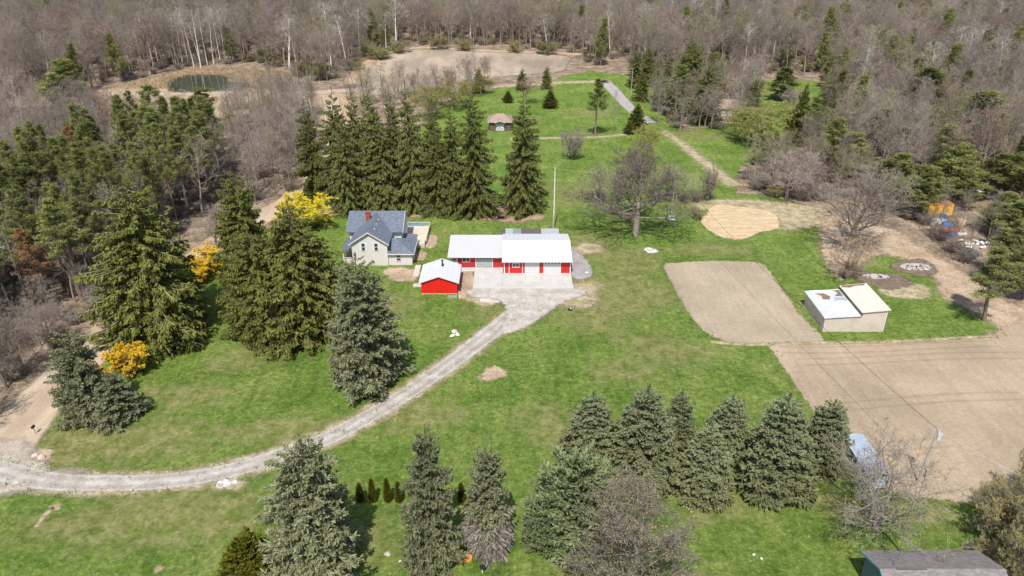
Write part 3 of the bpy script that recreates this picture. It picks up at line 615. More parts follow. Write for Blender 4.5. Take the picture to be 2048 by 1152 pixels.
# brown roofed barn between the far spruces
X, Y = G(1000, 262)
s = empty('gambrel_barn', (X, Y, 0), 'small dark barn with brown hipped roof and white crossed doors seen between the tall spruces', 'barn', scale=(.85, .85, .9))
MB().box(-4, 4, 0, 8, 0, 3.2).build('wall', M['brownwall'], s)
r = MB(); q = [(-4.8, -.8, 3.2), (4.8, -.8, 3.2), (4.8, 8.8, 3.2), (-4.8, 8.8, 3.2)]; r.poly([q[0], q[1], (1.2, 4, 5.4), (-1.2, 4, 5.4)]); r.poly([q[1], q[2], (1.2, 4, 5.4)]); r.poly([q[2], q[3], (-1.2, 4, 5.4), (1.2, 4, 5.4)]); r.poly([q[3], q[0], (-1.2, 4, 5.4)]); r.poly(q)
r.build('roof', M['brownroof'], s)
MB().slab([(-1.9, -1.3, 3.3), (0, -1.3, 4.1), (0, 2, 4.1), (-1.9, 2, 3.3)], .1).slab([(0, -1.3, 4.1), (1.9, -1.3, 3.3), (1.9, 2, 3.3), (0, 2, 4.1)], .1).build('dormer_roof', M['brownroof'], s)
MB().prism([(-1.5, 3.2), (1.5, 3.2), (0, 3.9)], -.9, .5).build('dormer_wall', M['trim'], s)
MB().slab([(-2.0, -1.42, 3.28), (0, -1.42, 4.12), (0, -1.32, 4.12), (-2.0, -1.32, 3.28)], .2).slab([(0, -1.42, 4.12), (2.0, -1.42, 3.28), (2.0, -1.32, 3.28), (0, -1.32, 4.12)], .2).build('bargeboard', M['trim'], s)
for x0 in (-1.55, .08):
    d = MB().box(x0, x0 + 1.45, -.06, 0, .1, 2.7).build('barn_door', M['trim'], s); m_ = MB()
    for z in (.2, 1.45):
        m_.tube((x0 + .1, -.09, z), (x0 + 1.35, -.09, z + 1.1), .045, n=4); m_.tube((x0 + 1.35, -.09, z), (x0 + .1, -.09, z + 1.1), .045, n=4)
    m_.build('cross_brace', M['brownwall'], d)
# pale house in the trees
X, Y = G(1440, 232)
s = empty('woodland_house', (X, Y, 0), 'low house with brown roof and pale front half hidden by bare trees beyond the lane', 'house')
MB().prismx([(0, 0), (0, 2.8), (4, 4.6), (8, 2.8), (8, 0)], -6, 6).build('wall', M['siding'], s)
MB().slab([(-6.5, -.6, 2.7), (6.5, -.6, 2.7), (6.5, 4, 4.8), (-6.5, 4, 4.8)], .15).slab([(-6.5, 4, 4.8), (6.5, 4, 4.8), (6.5, 8.6, 2.7), (-6.5, 8.6, 2.7)], .15).build('roof', M['brownroof'], s)
for x in (-4.5, -2, 1.5, 4): window(s, x, x + 1.3, 1, 2.2, -.02)
MB().box(-.6, .4, -.05, 0, 0, 2.1).build('door', M['brownwall'], s)

# ------------------------------------------------------------------ poles and wires
def pole(px, py, top, label, mat='pole', r=.15, arm=False, hh=None):
    X, Y = G(px, py); H = hh or hgt(py, top)
    o = empty('utility_pole', (X, Y, 0), label, 'utility pole')
    MB().tube((0, 0, 0), (0, 0, H), r, r * .65, 10).build('post', M[mat], o)
    m_ = MB(); m_.tube((0, -.02, H - .25), (0, -.35, H - .2), .04); m_.tube((0, -.33, H - .3), (0, -.33, H - .08), .07); m_.build('insulator', M['trim'], o)
    return o, Vector((X, Y, H - .2))
o1, t1 = pole(1107, 458, 335, 'tall pale utility pole standing behind the white roofed barn', 'polepale', .16)
MB().tube((0, -.2, 0), (0, -.2, 3.3), .06).build('conduit', M['rust'], o1)
o2, t2 = pole(1342, 437, 347, 'thin utility pole behind the white meter boxes, right of the big bare lawn tree', 'pole', .13)
o3, t3 = pole(1835, 965, 857, 'leaning dark utility pole with grey transformer drum at the edge of the tilled field', 'pole', .15)
o3.rotation_euler = (0, .05, 0); t3 = Vector((t3.x + .42, t3.y, t3.z))
H3 = hgt(965, 857)
tr = MB(); tr.tube((.42, -.1, H3 - 1.6), (.42, -.1, H3 - .75), .26, n=14); tr.tube((.42, -.1, H3 - .75), (.42, -.1, H3 - .68), .29, n=14); tr.tube((.42, -.1, H3 - 1.64), (.42, -.1, H3 - 1.6), .22, n=14); tr.build('transformer', M['whitep'], o3)
MB().tube((0, -.1, H3 - .1), (.35, -.5, H3 + .05), .04).tube((.35, -.5, H3 + .05), (.5, -.65, H3 - .02), .1, .05).build('lamp_arm', M['steel'], o3)
o4, t4 = pole(571, 1175, 1108, 'thin pale pole rising beside the big blue spruce at the bottom edge', 'polepale', .07)
def wire(a, q, sag, label, r=.022):
    m_ = MB(); n = 14; P = [a.lerp(q, i / n) - Vector((0, 0, sag * 4 * (i / n) * (1 - i / n))) for i in range(n + 1)]
    for i in range(n): m_.tube(P[i], P[i + 1], r, n=4)
    tag(m_.build('power_line', M['black'] if r > .025 else M['steel'], fix=False), label, 'power line')
wire(t1, t2, .6, 'pale wire running from the pole behind the barn to the pole by the meter boxes')
wire(t2, t3, 1.6, 'dark wire crossing the tilled plot from the meter boxes to the transformer pole', .032)
far = Vector((*G(1262, 190), 10)); wire(t1, Vector((G(1262, 190)[0], G(1262, 190)[1], 9.8)), 2.5, 'long thin wire running over the far lawn from the pole behind the barn', .02)
o5, _ = pole(1262, 190, 150, 'distant utility pole beside the dark cedar on the far lawn', 'pole', .14, hh=10)
wire(t3, Vector((75, 40, 8)), .6, 'wire running from the transformer pole towards the lower right corner', .022)

# ------------------------------------------------------------------ small things on the lawn
def rockmesh(seed, sx, sy, sz, mat='rock', name='rock'):
    import bmesh
    bm = bmesh.new(); bmesh.ops.create_icosphere(bm, subdivisions=2, radius=1); R = random.Random(seed)
    for v in bm.verts:
        k = 1 + R.uniform(-.16, .16); v.co = Vector((v.co.x * sx * k, v.co.y * sy * k, max(-.1, v.co.z * k) * sz))
    me = bpy.data.meshes.new(name); bm.to_mesh(me); bm.free(); me.materials.append(M[mat]); return link(name, me)
def rock(px, py, sx, sy, sz, seed, label, mat='rock', name='rock', cat='rock', **k):
    o = rockmesh(seed, sx, sy, sz, mat, name); o.location = (*G(px, py), 0); o.rotation_euler = (0, 0, seed); return tag(o, label, cat, **k)
rock(70, 912, .55, .4, .35, 1, 'pale flat rock by the gravel driveway mouth, left one of the pair')
rock(83, 916, .6, .5, .4, 2, 'larger pale rock by the gravel driveway mouth, right one of the pair')
rock(909, 664, .55, .4, .55, 3, 'brown boulder on white slabs on the lawn inside the driveway curve')
rock(905, 671, .55, .35, .16, 4, 'flat white slab under the brown boulder, left side', 'whitep', 'stone_slab', 'stone')
rock(915, 669, .5, .35, .14, 5, 'flat white slab under the brown boulder, right side', 'whitep', 'stone_slab', 'stone')
rock(775, 1108, .42, .35, .22, 6, 'grey tree stump on the grass between the two big blue spruces', 'pole', 'tree_stump', 'stump')
rock(800, 1122, .22, .16, .07, 7, 'small flat grey stone right of the grey stump', 'rock', 'stone')
rock(452, 966, .5, .3, .1, 8, 'low white rubble lump beside the driveway', 'whitep', 'stone_slab', 'stone')
rock(1409, 1022, .22, .16, .1, 9, 'small white stone on grass right of the budding tree', 'whitep', 'stone')
rock(1508, 1109, .2, .15, .1, 10, 'small white stone at left of a pair on the lower right grass', 'whitep', 'stone')
rock(1523, 1117, .2, .15, .1, 11, 'small white stone at right of a pair on the lower right grass', 'whitep', 'stone')
for i in range(5):
    rock(1368 + i * 5, 1013 + (i * i) * 1.2, .1, .1, .08, 20 + i, 'tiny pale stone in the curved row below the spruce line', 'rock', 'stone', group='tiny stones in a curved row')
# mailbox
X, Y = G(71, 868)
s = empty('mailbox', (X, Y, 0), 'black mailbox on a wooden post beside the dirt road', 'mailbox')
MB().tube((0, 0, 0), (0, 0, 1.1), .06, n=6).build('post', M['pole'], s)
MB().prism([(-.14, 1.1), (.14, 1.1), (.14, 1.3), (.08, 1.4), (-.08, 1.4), (-.14, 1.3)], -.28, .28).build('box', M['black'], s)
# orange sled-like trough
X, Y = G(925, 1119)
s = empty('orange_slide', (X, Y, 0), 'orange plastic slide lying on grass beside the tall blue spruce', 'slide')
m_ = MB(); pts = [(-1.1, -.42), (.75, -.42), (1.0, -.3), (1.1, 0), (1.0, .3), (.75, .42), (-1.1, .42)]
m_.slab([(x, y, .34) for x, y in pts], .3).build('body', M['orange'], s)
MB().slab([(x * .86, y * .72, .352) for x, y in pts], .01).build('inner_tray', M['rust'], s)
MB().tube((-.75, -.3, .35), (-.75, .3, .55), .05).tube((-.3, .3, .35), (-.55, -.2, .5), .04).build('handle', M['rust'], s)
X, Y = G(965, 1145)
s = empty('bird_bath', (X, Y, 0), 'dark round bird bath on a white stem near the bottom edge', 'bird bath')
MB().tube((0, 0, 0), (0, 0, .75), .09, .07).build('stem', M['whitep'], s); MB().tube((0, 0, .75), (0, 0, .86), .22, .34, 14).build('basin', M['black'], s)
X, Y = G(1140, 620)
s = empty('stump_planter', (X, Y, 0), 'small dark planter with white top on the lawn below the gravel yard', 'planter')
MB().tube((0, 0, 0), (0, 0, .3), .4, .32, 9).build('pot', M['black'], s); MB().tube((.12, 0, .3), (.12, 0, .4), .18, .12, 7).build('top', M['whitep'], s)
X, Y = G(1342, 438)
s = empty('meter_box', (X, Y - .4, 0), 'pair of white meter boxes at the foot of the thin utility pole', 'meter box')
MB().box(-.75, -.1, -.2, .2, 0, .95).build('cabinet', M['whitep'], s); MB().box(.1, .75, -.2, .2, 0, .85).build('cabinet', M['whitep'], s); MB().box(-.85, .85, -.3, .3, 0, .08).build('base', M['oldconcrete'], s)
X, Y = G(1545, 291)
s = empty('small_trailer', (X, Y, 0), 'small dark utility trailer with yellow boards parked on the far lawn under the willow', 'trailer')
MB().box(-1.5, 1.5, -.7, .7, .45, .55).build('bed', M['black'], s)
for y in (-.75, .69): MB().box(-1.5, 1.5, y, y + .06, .55, .95).build('side_board', M['yellow'], s)
for y in (-.9, .78): MB().prism([(math.cos(a) * .33, .33 + math.sin(a) * .33) for a in [i * math.pi / 6 for i in range(12)]], y, y + .14).build('wheel', M['black'], s)
MB().tube((-1.5, 0, .5), (-2.5, 0, .45), .05).build('tow_bar', M['steel'], s)
# junk yard on the right
X, Y = G(1878, 432)
s = empty('yellow_container', (X, Y, 0), 'yellow metal container half hidden behind the pines in the junk yard', 'container', rz=.05)
MB().box(-3, 3, 0, 2.6, .1, 2.7).build('body', M['yellow'], s); MB().box(-3.05, 3.05, -.04, 2.64, 2.7, 2.8).build('roof', M['rust'], s)
for x in (-3.04, -1.0, 1.0, 2.94): MB().box(x, x + .1, -.05, -.001, .1, 2.7).build('corner_post', M['rust'], s)
X, Y = G(1905, 398)
s = empty('junk_shed', (X, Y, 0), 'low open shed with long white metal roof behind the yellow container', 'shed')
MB().slab([(-6.2, -1.5, 2.4), (6.5, -1.5, 2.4), (6.2, 2, 2.9), (-5.5, 2, 2.9)], .12).build('roof', M['whitep'], s); MB().box(-5.4, 5.5, 1.2, 1.5, 0, 2.45).build('wall', M['brownwall'], s)
for x in (-5.5, 0, 5.5): MB().tube((x, -1.2, 0), (x, -1.2, 2.35), .08, n=6).build('post', M['pole'], s)
def junkbox(px, py, sx, sy, sz, rz, mat, name, label, cat, z=0.0):
    X, Y = G(px, py); o = MB(); R = random.Random(px)
    o.box(-sx, sx, -sy, sy, 0, sz); o.box(-sx * .95, sx * .2, -sy * .8, sy * .7, sz, sz * 1.25); o.box(-sx * 1.06, sx * 1.06, -sy * 1.06, -sy * .9, sz * .4, sz * .55)
    ob = o.build(name, M[mat]); ob.location = (X, Y, z); ob.rotation_euler = (0, R.uniform(-.08, .08), rz); return tag(ob, label, cat)
junkbox(1872, 446, 1.9, .8, .8, .2, 'whitep', 'crate', 'long white crate in front of the yellow container', 'crate')
junkbox(1884, 438, .8, .5, 1.1, .5, 'blue', 'barrel_box', 'bright blue box against the yellow container', 'crate')
junkbox(1894, 452, 1.0, .7, .7, -.3, 'blue', 'tarp_bundle', 'blue tarp bundle above the red wagon', 'tarp')
junkbox(1897, 464, 2.0, .7, .55, .12, 'redp', 'wagon', 'red flat wagon in the junk yard', 'wagon')
junkbox(1900, 472, 1.6, .4, .5, .05, 'blue', 'crate', 'blue crate in front of the red wagon', 'crate')
junkbox(1915, 470, 2.0, .22, .42, .1, 'whitep', 'plank_stack', 'stack of white planks beside the red wagon', 'plank stack')
junkbox(1900, 482, .9, .4, .3, .4, 'tan', 'crate', 'small tan crate below the red wagon', 'crate')
rock(1918, 447, 1.5, 1.3, 1.5, 31, 'round dry bale between the yellow container and the pines', 'tan', 'bale', 'bale')
rock(1945, 508, 1.7, 1.2, .9, 33, 'dark teal tarp heap in front of the white sacks', 'teal', 'tarp_heap', 'tarp')
R = random.Random(5)
for i in range(26):
    q = G(1948 + R.gauss(0, 22), 489 + R.gauss(0, 4)); o = rockmesh(60 + i, .4, .3, .35, 'whitep', 'sack'); o.location = (q[0], q[1], R.uniform(0, .5)); tag(o, 'white sack in the heap of sacks under the right hand pines', 'sack', 'white sacks heaped in the junk yard')
for i, (px, py) in enumerate(((2030, 560), (2040, 563), (2046, 556))):
    rock(px, py, .6, .3, .4, 90 + i, 'white scrap lump under the pines at the right edge', 'whitep', 'scrap_lump', 'scrap', group='white scrap under the right edge pines')
junkbox(1990, 395, 2.5, .5, .4, .05, 'whitep', 'plank_stack', 'white boards lying on bare ground behind the pines', 'plank stack')
junkbox(2005, 245, 3.0, 2.0, 2.4, .1, 'whitep', 'camper', 'white camper seen through bare trees near the right edge', 'camper')
junkbox(2030, 262, 1.6, 1.4, 2.6, .3, 'whitep', 'camper', 'narrow white van body at the right edge among bare trees', 'camper')
# burnt brush piles
def heap(px, py, rx, ry, hz, mat, name, label, cat, seed):
    n = 26; R = np.random.default_rng(seed); X, Y = G(px, py); v = []; f = []
    g = R.normal(size=(n, n)); 
    for _ in range(2): g = (g + np.roll(g, 1, 0) + np.roll(g, -1, 0) + np.roll(g, 1, 1) + np.roll(g, -1, 1)) / 3.0
    for j in range(n):
        for i in range(n):
            x = (i / (n - 1) * 2 - 1); y = (j / (n - 1) * 2 - 1); d = min(1, math.hypot(x, y)); k = 1 if math.hypot(x, y) <= 1 else 1 / math.hypot(x, y)
            v.append((x * k * rx, y * k * ry, (1 - d ** 2) * hz * (1 + .5 * g[j, i]) * .9 + .07 - .1 * d))
    for j in range(n - 1):
        for i in range(n - 1): a = j * n + i; f.append((a, a + 1, a + n + 1, a + n))
    me = bpy.data.meshes.new(name); me.from_pydata(v, [], f); me.materials.append(M[mat]); o = link(name, me); o.location = (X, Y, 0)
    return tag(o, label, cat)
m, nt, out = newmat('ash_heap'); col = ramp(nt, noise(nt, 1.3, 5, .8), [(.42, (.05, .045, .04)), (.46, (.28, .24, .21)), (.52, (.52, .50, .48)), (.60, (.36, .28, .22))]); bsdf(nt, out, col, 1, bump(nt, noise(nt, 3, 4, .8), 1, .2), .1); M['ashheap'] = m
heap(1831, 534, 3.4, 1.9, .45, 'ashheap', 'ash_heap', 'round burnt ash heap ringed by charred soil, beside the dirt track', 'ash heap', 3)
heap(1752, 553, 3.0, 1.2, .35, 'ashheap', 'ash_heap', 'long pale ash heap behind the tan metal shed', 'ash heap', 4)

# ------------------------------------------------------------------ vegetation generators (arrays -> meshes)
def nrmz(a): return a / (np.linalg.norm(a, axis=-1, keepdims=True) + 1e-9)
class Geo:
    def __init__(s): s.v = []; s.t = []; s.m = []; s.c = []; s.n = 0
    def add(s, v, t, m=0, c=None):
        s.v.append(v); s.t.append(t + s.n); s.n += len(v); s.m.append(np.full(len(t), m, np.int32)); s.c.append(np.full(len(t), .5) if c is None else c)
    def tubes(s, P, R, sides=4, m=0):
        B, K, _ = P.shape; T = nrmz(np.gradient(P, axis=1)); ref = np.tile(np.array([.31, .17, .93]), (B, 1)); ref[np.abs(T[:, 0, 2]) > .8] = (1, .1, 0)
        A = nrmz(np.cross(T, ref[:, None, :])); D = np.cross(T, A); a = np.arange(sides) * 2 * math.pi / sides
        V = P[:, :, None, :] + (A[:, :, None, :] * np.cos(a)[None, None, :, None] + D[:, :, None, :] * np.sin(a)[None, None, :, None]) * R[:, :, None, None]
        b = (np.arange(B) * K * sides)[:, None, None]; k = (np.arange(K - 1) * sides)[None, :, None]; i = np.arange(sides)[None, None, :]; j = (i + 1) % sides
        q = [b + k + i, b + k + j, b + k + sides + j, b + k + sides + i]; q = [np.broadcast_to(x, (B, K - 1, sides)).ravel() for x in q]
        s.add(V.reshape(-1, 3), np.concatenate([np.stack([q[0], q[1], q[2]], 1), np.stack([q[0], q[2], q[3]], 1)]), m)
    def ribbons(s, P, W, m=0, rg=rng):
        B, K, _ = P.shape; D = nrmz(np.cross(P[:, -1] - P[:, 0], rg.normal(size=(B, 3)))) * W * .5
        v = np.empty((B, 3 + 1, 3)); mid = P[:, K // 2]
        v[:, 0] = P[:, 0] - D; v[:, 1] = P[:, 0] + D; v[:, 2] = mid + D * .8; v[:, 3] = P[:, -1]
        b = (np.arange(B) * 4)[:, None]; s.add(v.reshape(-1, 3), np.concatenate([b + np.array([[0, 1, 2]]), b + np.array([[0, 2, 3]])]), m)
    def diamonds(s, Cn, D, L, W, m=0, tint=None, rg=rng, up=None):
        """leaf-like rhombus at Cn along D; L, W arrays"""
        B = len(Cn); D = nrmz(D); U = nrmz(np.cross(D, rg.normal(size=(B, 3)) if up is None else up)); L = np.broadcast_to(L, (B,))[:, None]; W = np.broadcast_to(W, (B,))[:, None]
        v = np.stack([Cn, Cn + D * L * .5 + U * W * .5, Cn + D * L, Cn + D * L * .5 - U * W * .5], 1)
        b = (np.arange(B) * 4)[:, None]; c = rg.random(B) if tint is None else tint
        s.add(v.reshape(-1, 3), np.concatenate([b + np.array([[0, 1, 2]]), b + np.array([[0, 2, 3]])]), m, np.concatenate([c, c]))
    def mesh(s, name, mats):
        V = np.concatenate(s.v).astype(np.float32); T = np.concatenate(s.t).astype(np.int32)
        me = bpy.data.meshes.new(name); me.vertices.add(len(V)); me.vertices.foreach_set('co', V.ravel())
        me.loops.add(T.size); me.loops.foreach_set('vertex_index', T.ravel()); me.polygons.add(len(T))
        me.polygons.foreach_set('loop_start', np.arange(len(T), dtype=np.int32) * 3); me.polygons.foreach_set('material_index', np.concatenate(s.m))
        for x in mats: me.materials.append(x)
        a = me.attributes.new('tint', 'FLOAT', 'FACE'); a.data.foreach_set('value', np.concatenate(s.c).astype(np.float32))
        me.update(calc_edges=True); return me
def lerpP(P, R, idx, t):
    K = P.shape[1]; u = t * (K - 1); i = np.minimum(u.astype(int), K - 2); f = (u - i)[:, None]
    a = P[idx, i]; b = P[idx, i + 1]; r = R[idx, i] * (1 - f[:, 0]) + R[idx, i + 1] * f[:, 0]
    return a * (1 - f) + b * f, nrmz(b - a), r
def grow(rg, P, R, n, t0, t1, ang, lenf, k, up=.1, jit=.15, rf=.6, tip=.3, shape=.5, dang=.25, rmin=.0):
    B = len(P); idx = np.repeat(np.arange(B), n); t = (np.tile(np.arange(n), B) + rg.random(B * n)) / n; tt = t0 + (t1 - t0) * t
    S, T, r = lerpP(P, R, idx, tt); pl = np.linalg.norm(np.diff(P, axis=1), axis=2).sum(1)[idx]
    az = np.tile(np.arange(n) * 2.4, B) + np.repeat(rg.random(B) * 6.3, n) + rg.normal(size=B * n) * .4
    ref = np.tile([0., 0, 1.], (B * n, 1)); ref[np.abs(T[:, 2]) > .9] = (1, 0, 0)
    A = nrmz(np.cross(T, ref)); D = np.cross(T, A); an = ang + rg.normal(size=B * n) * dang
    d = T * np.cos(an)[:, None] + (A * np.cos(az)[:, None] + D * np.sin(az)[:, None]) * np.sin(an)[:, None]
    L = pl * lenf * (1 - shape * t) * rg.uniform(.75, 1.2, B * n); out = np.empty((B * n, k, 3)); out[:, 0] = S
    for j in range(1, k):
        out[:, j] = out[:, j - 1] + d * (L / (k - 1))[:, None]; d = nrmz(d + np.array([0, 0, up]) + rg.normal(size=d.shape) * jit)
    rr = np.maximum(r * rf, rmin)[:, None] * np.linspace(1, tip, k)[None, :]
    return out, rr
def trunkline(rg, H, k, lean=.02, jit=.015):
    p = np.zeros((1, k, 3)); d = np.array([rg.normal() * lean, rg.normal() * lean, 1.])
    for j in range(1, k): p[0, j] = p[0, j - 1] + nrmz(d) * H / (k - 1); d = d + np.append(rg.normal(size=2) * jit * 3, 0)
    return p

def bare_tree(name, seed, H, mats, r0=.22, low=.35, n1=15, ang=.75, len1=.36, up=.12, n2=7, n3=6, n4=6, twigw=.03, twigl=.5, jit=.16, bud=0, budm=None, buds=(.12, .3), trunkfrac=.92, lev4=True, tw3=.5, multi=1, rf1=.5, tj=.015):
    rg = np.random.default_rng(seed); g = Geo(); c = Geo()
    if multi == 1:
        P0 = trunkline(rg, H * trunkfrac, 10, min(.02, tj * 1.5), tj); R0 = np.linspace(r0, r0 * .12, 10)[None, :]
    else:
        a = np.arange(multi) * 2.4; P0 = np.zeros((multi, 6, 3)); sp = rg.uniform(.25, .75, multi)
        d = nrmz(np.stack([np.cos(a) * sp, np.sin(a) * sp, np.ones(multi)], 1))
        for j in range(1, 6): P0[:, j] = P0[:, j - 1] + d * (H * trunkfrac / 5 * rg.uniform(.7, 1.1, multi))[:, None]; d = nrmz(d + [0, 0, .12] + rg.normal(size=d.shape) * .1)
        R0 = np.tile(np.linspace(r0, r0 * .2, 6), (multi, 1))
    g.tubes(P0, R0, 7); P1, R1 = grow(rg, P0, R0, n1, low, .98, ang, len1, 7, up, jit, rf1, .2)
    g.tubes(P1, R1, 4)
    P2, R2 = grow(rg, P1, R1, n2, .2, 1.0, .75, .5, 5, up * .7, jit, .55, .35, rmin=.018)
    c.tubes(P2, R2, 3)
    P3, R3 = grow(rg, P2, R2, n3, .15, 1.0, .7, tw3, 4, up * .5, jit, .6, .5, rmin=.012)
    if lev4:
        c.tubes(P3, R3, 3)
        P4, _ = grow(rg, P3, R3, n4, .1, 1.0, .65, twigl, 3, .05, jit, .6, .5)
    else: P4 = P3
    if lev4: c.ribbons(P4, twigw, 0, rg)
    else: c.ribbons(P3, twigw, 0, rg)
    if bud:
        n = int(len(P4) * bud); i = rg.integers(0, len(P4), n); t = rg.random(n); Q = P4[i, 0] * (1 - t[:, None]) + P4[i, -1] * t[:, None]
        c.diamonds(Q, rg.normal(size=(n, 3)), rg.uniform(*buds, n), rg.uniform(buds[0] * .6, buds[1] * .6, n), 1, None, rg)
    return g.mesh(name + '_trunk', [mats[0]]), c.mesh(name + '_crown', [mats[1]] + ([budm] if budm else []))

def spruce(name, seed, H, R, leaf, nb=520, droop=.0, hang=.15, m=14, w=.2, low=.02, prof=.8, sl=.30, nd=3, rag=.18, dead=0.0, bark='barkdark', e0=-.15, e1=.7, ht=0.0, lob2=.12, pw=1.0):
    rg = np.random.default_rng(seed); g = Geo(); c = Geo()
    P0 = trunkline(rg, H, 10, .008, .004); r0 = H * .013; R0 = np.linspace(r0, .02, 10)[None, :]; g.tubes(P0, R0, 8)
    rel = low + (0.985 - low) * (1 - np.sqrt(1 - (np.arange(nb) + rg.random(nb)) / nb * .999)); rel = np.clip(rel, 0, .985)
    S, T, _ = lerpP(P0, R0, np.zeros(nb, int), rel); az = np.arange(nb) * 2.39996 + rg.normal(size=nb) * .3
    lob = 1 + lob2 * np.sin(az * 3 + seed) + .08 * np.sin(rel * 40 + az)
    L = R * ((1 - rel ** pw) ** prof) * np.minimum(1, .72 + rel * 3) * lob * np.clip(1 + rg.normal(size=nb) * rag, .45, 1.4) + .25
    el = e0 + (e1 - e0) * rel ** 1.4 + rg.normal(size=nb) * .08
    k = 6; out = np.empty((nb, k, 3)); out[:, 0] = S; h = np.stack([np.cos(az), np.sin(az)], 1)
    for j in range(1, k):
        e = el - droop * (j / k) * 1.2 + (droop * 1.5 + .25) * max(0, j / k - .5)
        d = np.concatenate([h * np.cos(e)[:, None], np.sin(e)[:, None]], 1); out[:, j] = out[:, j - 1] + d * (L / (k - 1))[:, None]
    Rb = np.maximum(.012, L * .010)[:, None] * np.linspace(1, .3, k)[None]
    c.tubes(out, Rb, 3, 1)
    ms = np.maximum(4, (m * np.clip(L / (R * .6), .25, 1.5)).astype(int)); idx = np.repeat(np.arange(nb), ms); n = len(idx)
    t = .12 + .88 * rg.random(n) ** .8
    if dead > 0:
        keep = (rel[idx] > dead * rg.uniform(.8, 1.25, n)) | (rg.random(n) < .06); deadb = ~keep; di = idx[deadb]; dt = t[deadb]
        Sd, Td, _ = lerpP(out, Rb, di, dt); side = np.where(rg.random(len(di)) < .5, 1, -1)[:, None]; pr = np.cross(Td, [0, 0, 1.]) * side
        dd = nrmz(Td + pr * .7 + rg.normal(size=pr.shape) * .3 - np.array([0, 0, .55])); Q = np.stack([Sd, Sd + dd * .7, Sd + dd * 1.3 - np.array([0, 0, .35])], 1); c.ribbons(Q, .05, 2, rg)
        idx = idx[keep]; t = t[keep]; n = len(idx)
    Sp, Td, _ = lerpP(out, Rb, idx, t); side = np.where(rg.random(n) < .5, 1, -1)[:, None]; pr = nrmz(np.cross(Td, [0, 0, 1.])) * side
    a = rg.uniform(.35, 1.05, n)[:, None]
    d = nrmz(Td * np.cos(a) + pr * np.sin(a) + rg.normal(size=(n, 3)) * .18 - np.array([0, 0, 1.]) * hang * rg.uniform(.3, 1.6, n)[:, None])
    sL = np.clip(sl * L[idx] * (1.05 - .55 * t) + .22, .25, 1.35) * rg.uniform(.7, 1.25, n); sW = np.minimum(sL * .5, w * rg.uniform(.8, 1.3, n))
    tint = np.clip((rg.random(n) * .7 + .3 * t) * (1 - ht) + ht * rel[idx] * 1.2, 0, 1)
    for q in range(nd):
        dd = d if q == 0 else nrmz(d + rg.normal(size=(n, 3)) * .38); st = Sp if q == 0 else Sp + d * sL[:, None] * .25 * q
        c.diamonds(st, dd, sL * (1 if q == 0 else .62), sW, 0, np.clip(tint + rg.normal(size=n) * .12, 0, 1), rg)
    # leader and tip sprays
    tp = out[:, -1]; c.diamonds(tp - (out[:, -1] - out[:, -2]) * .5, nrmz(out[:, -1] - out[:, -2]), .6, w, 0, rg.random(nb), rg)
    n = 40; z = H * rg.uniform(.94, 1.0, n); base = np.stack([np.full(n, P0[0, -1, 0]), np.full(n, P0[0, -1, 1]), z], 1); c.diamonds(base, np.stack([rg.normal(size=n) * .5, rg.normal(size=n) * .5, np.full(n, 1.)], 1), .5, .12, 0, None, rg)
    return g.mesh(name + '_trunk', [M[bark]]), c.mesh(name + '_crown', [M[leaf], M['twig'], M['deadtwig']])

def pine(name, seed, H, R, leaf='pine', nb=58, low=.45, nt=13, nn=11, ts=.55, flat=.5, nw=.15, prof=.55):
    rg = np.random.default_rng(seed); g = Geo(); c = Geo()
    P0 = trunkline(rg, H, 10, .012, .008); R0 = np.linspace(H * .011, .03, 10)[None, :]; g.tubes(P0, R0, 7)
    rel = low + (.98 - low) * ((np.arange(nb) + rg.random(nb)) / nb); S, T, _ = lerpP(P0, R0, np.zeros(nb, int), rel); az = np.arange(nb) * 2.4 + rg.normal(size=nb) * .5
    q = (rel - low) / (1 - low); L = R * np.maximum(.12, (1 - q) ** prof) * np.minimum(1, .55 + q * 2.2) * rg.uniform(.55, 1.2, nb)
    el = .05 + .75 * q + rg.normal(size=nb) * .15; k = 6; out = np.empty((nb, k, 3)); out[:, 0] = S
    for j in range(1, k):
        e = el + .12 * j; az = az + rg.normal(size=nb) * .12; d = np.stack([np.cos(az) * np.cos(e), np.sin(az) * np.cos(e), np.sin(e)], 1); out[:, j] = out[:, j - 1] + d * (L / (k - 1))[:, None]
    Rb = np.maximum(.02, L * .014)[:, None] * np.linspace(1, .3, k)[None]; c.tubes(out, Rb, 3, 1)
    P2, R2 = grow(rg, out, Rb, nt, .30, 1.0, .8, .32, 3, .12, .15, .6, .5); c.tubes(P2, R2, 3, 1)
    tips = np.concatenate([P2[:, -1], P2[:, 1], out[:, -1]]); tips = np.repeat(tips, nn, 0); n = len(tips)
    d = rg.normal(size=(n, 3)); d[:, 2] = np.abs(d[:, 2]) * .8 + .1; d = nrmz(d)
    tt = np.repeat(rg.random(len(tips) // nn), nn); c.diamonds(tips + rg.normal(size=(n, 3)) * np.array([.16, .16, .07]), d, ts * rg.uniform(.6, 1.1, n), nw, 0, np.clip(tt * .8 + rg.random(n) * .2, 0, 1), rg)
    n = 26; zz = rg.uniform(min(.15, low * .5), low, n); Sd, _, _ = lerpP(P0, R0, np.zeros(n, int), zz); a = rg.random(n) * 6.3; l = rg.uniform(.6, 2.4, n)[:, None]
    dd = np.stack([np.cos(a), np.sin(a), rg.normal(size=n) * .25], 1); c.tubes(np.stack([Sd, Sd + dd * l * .5, Sd + dd * l - [0, 0, .2]], 1), np.tile([.03, .02, .01], (n, 1)), 3, 2)
    return g.mesh(name + '_trunk', [M['pinebark']]), c.mesh(name + '_crown', [M[leaf], M['twig'], M['deadtwig']])

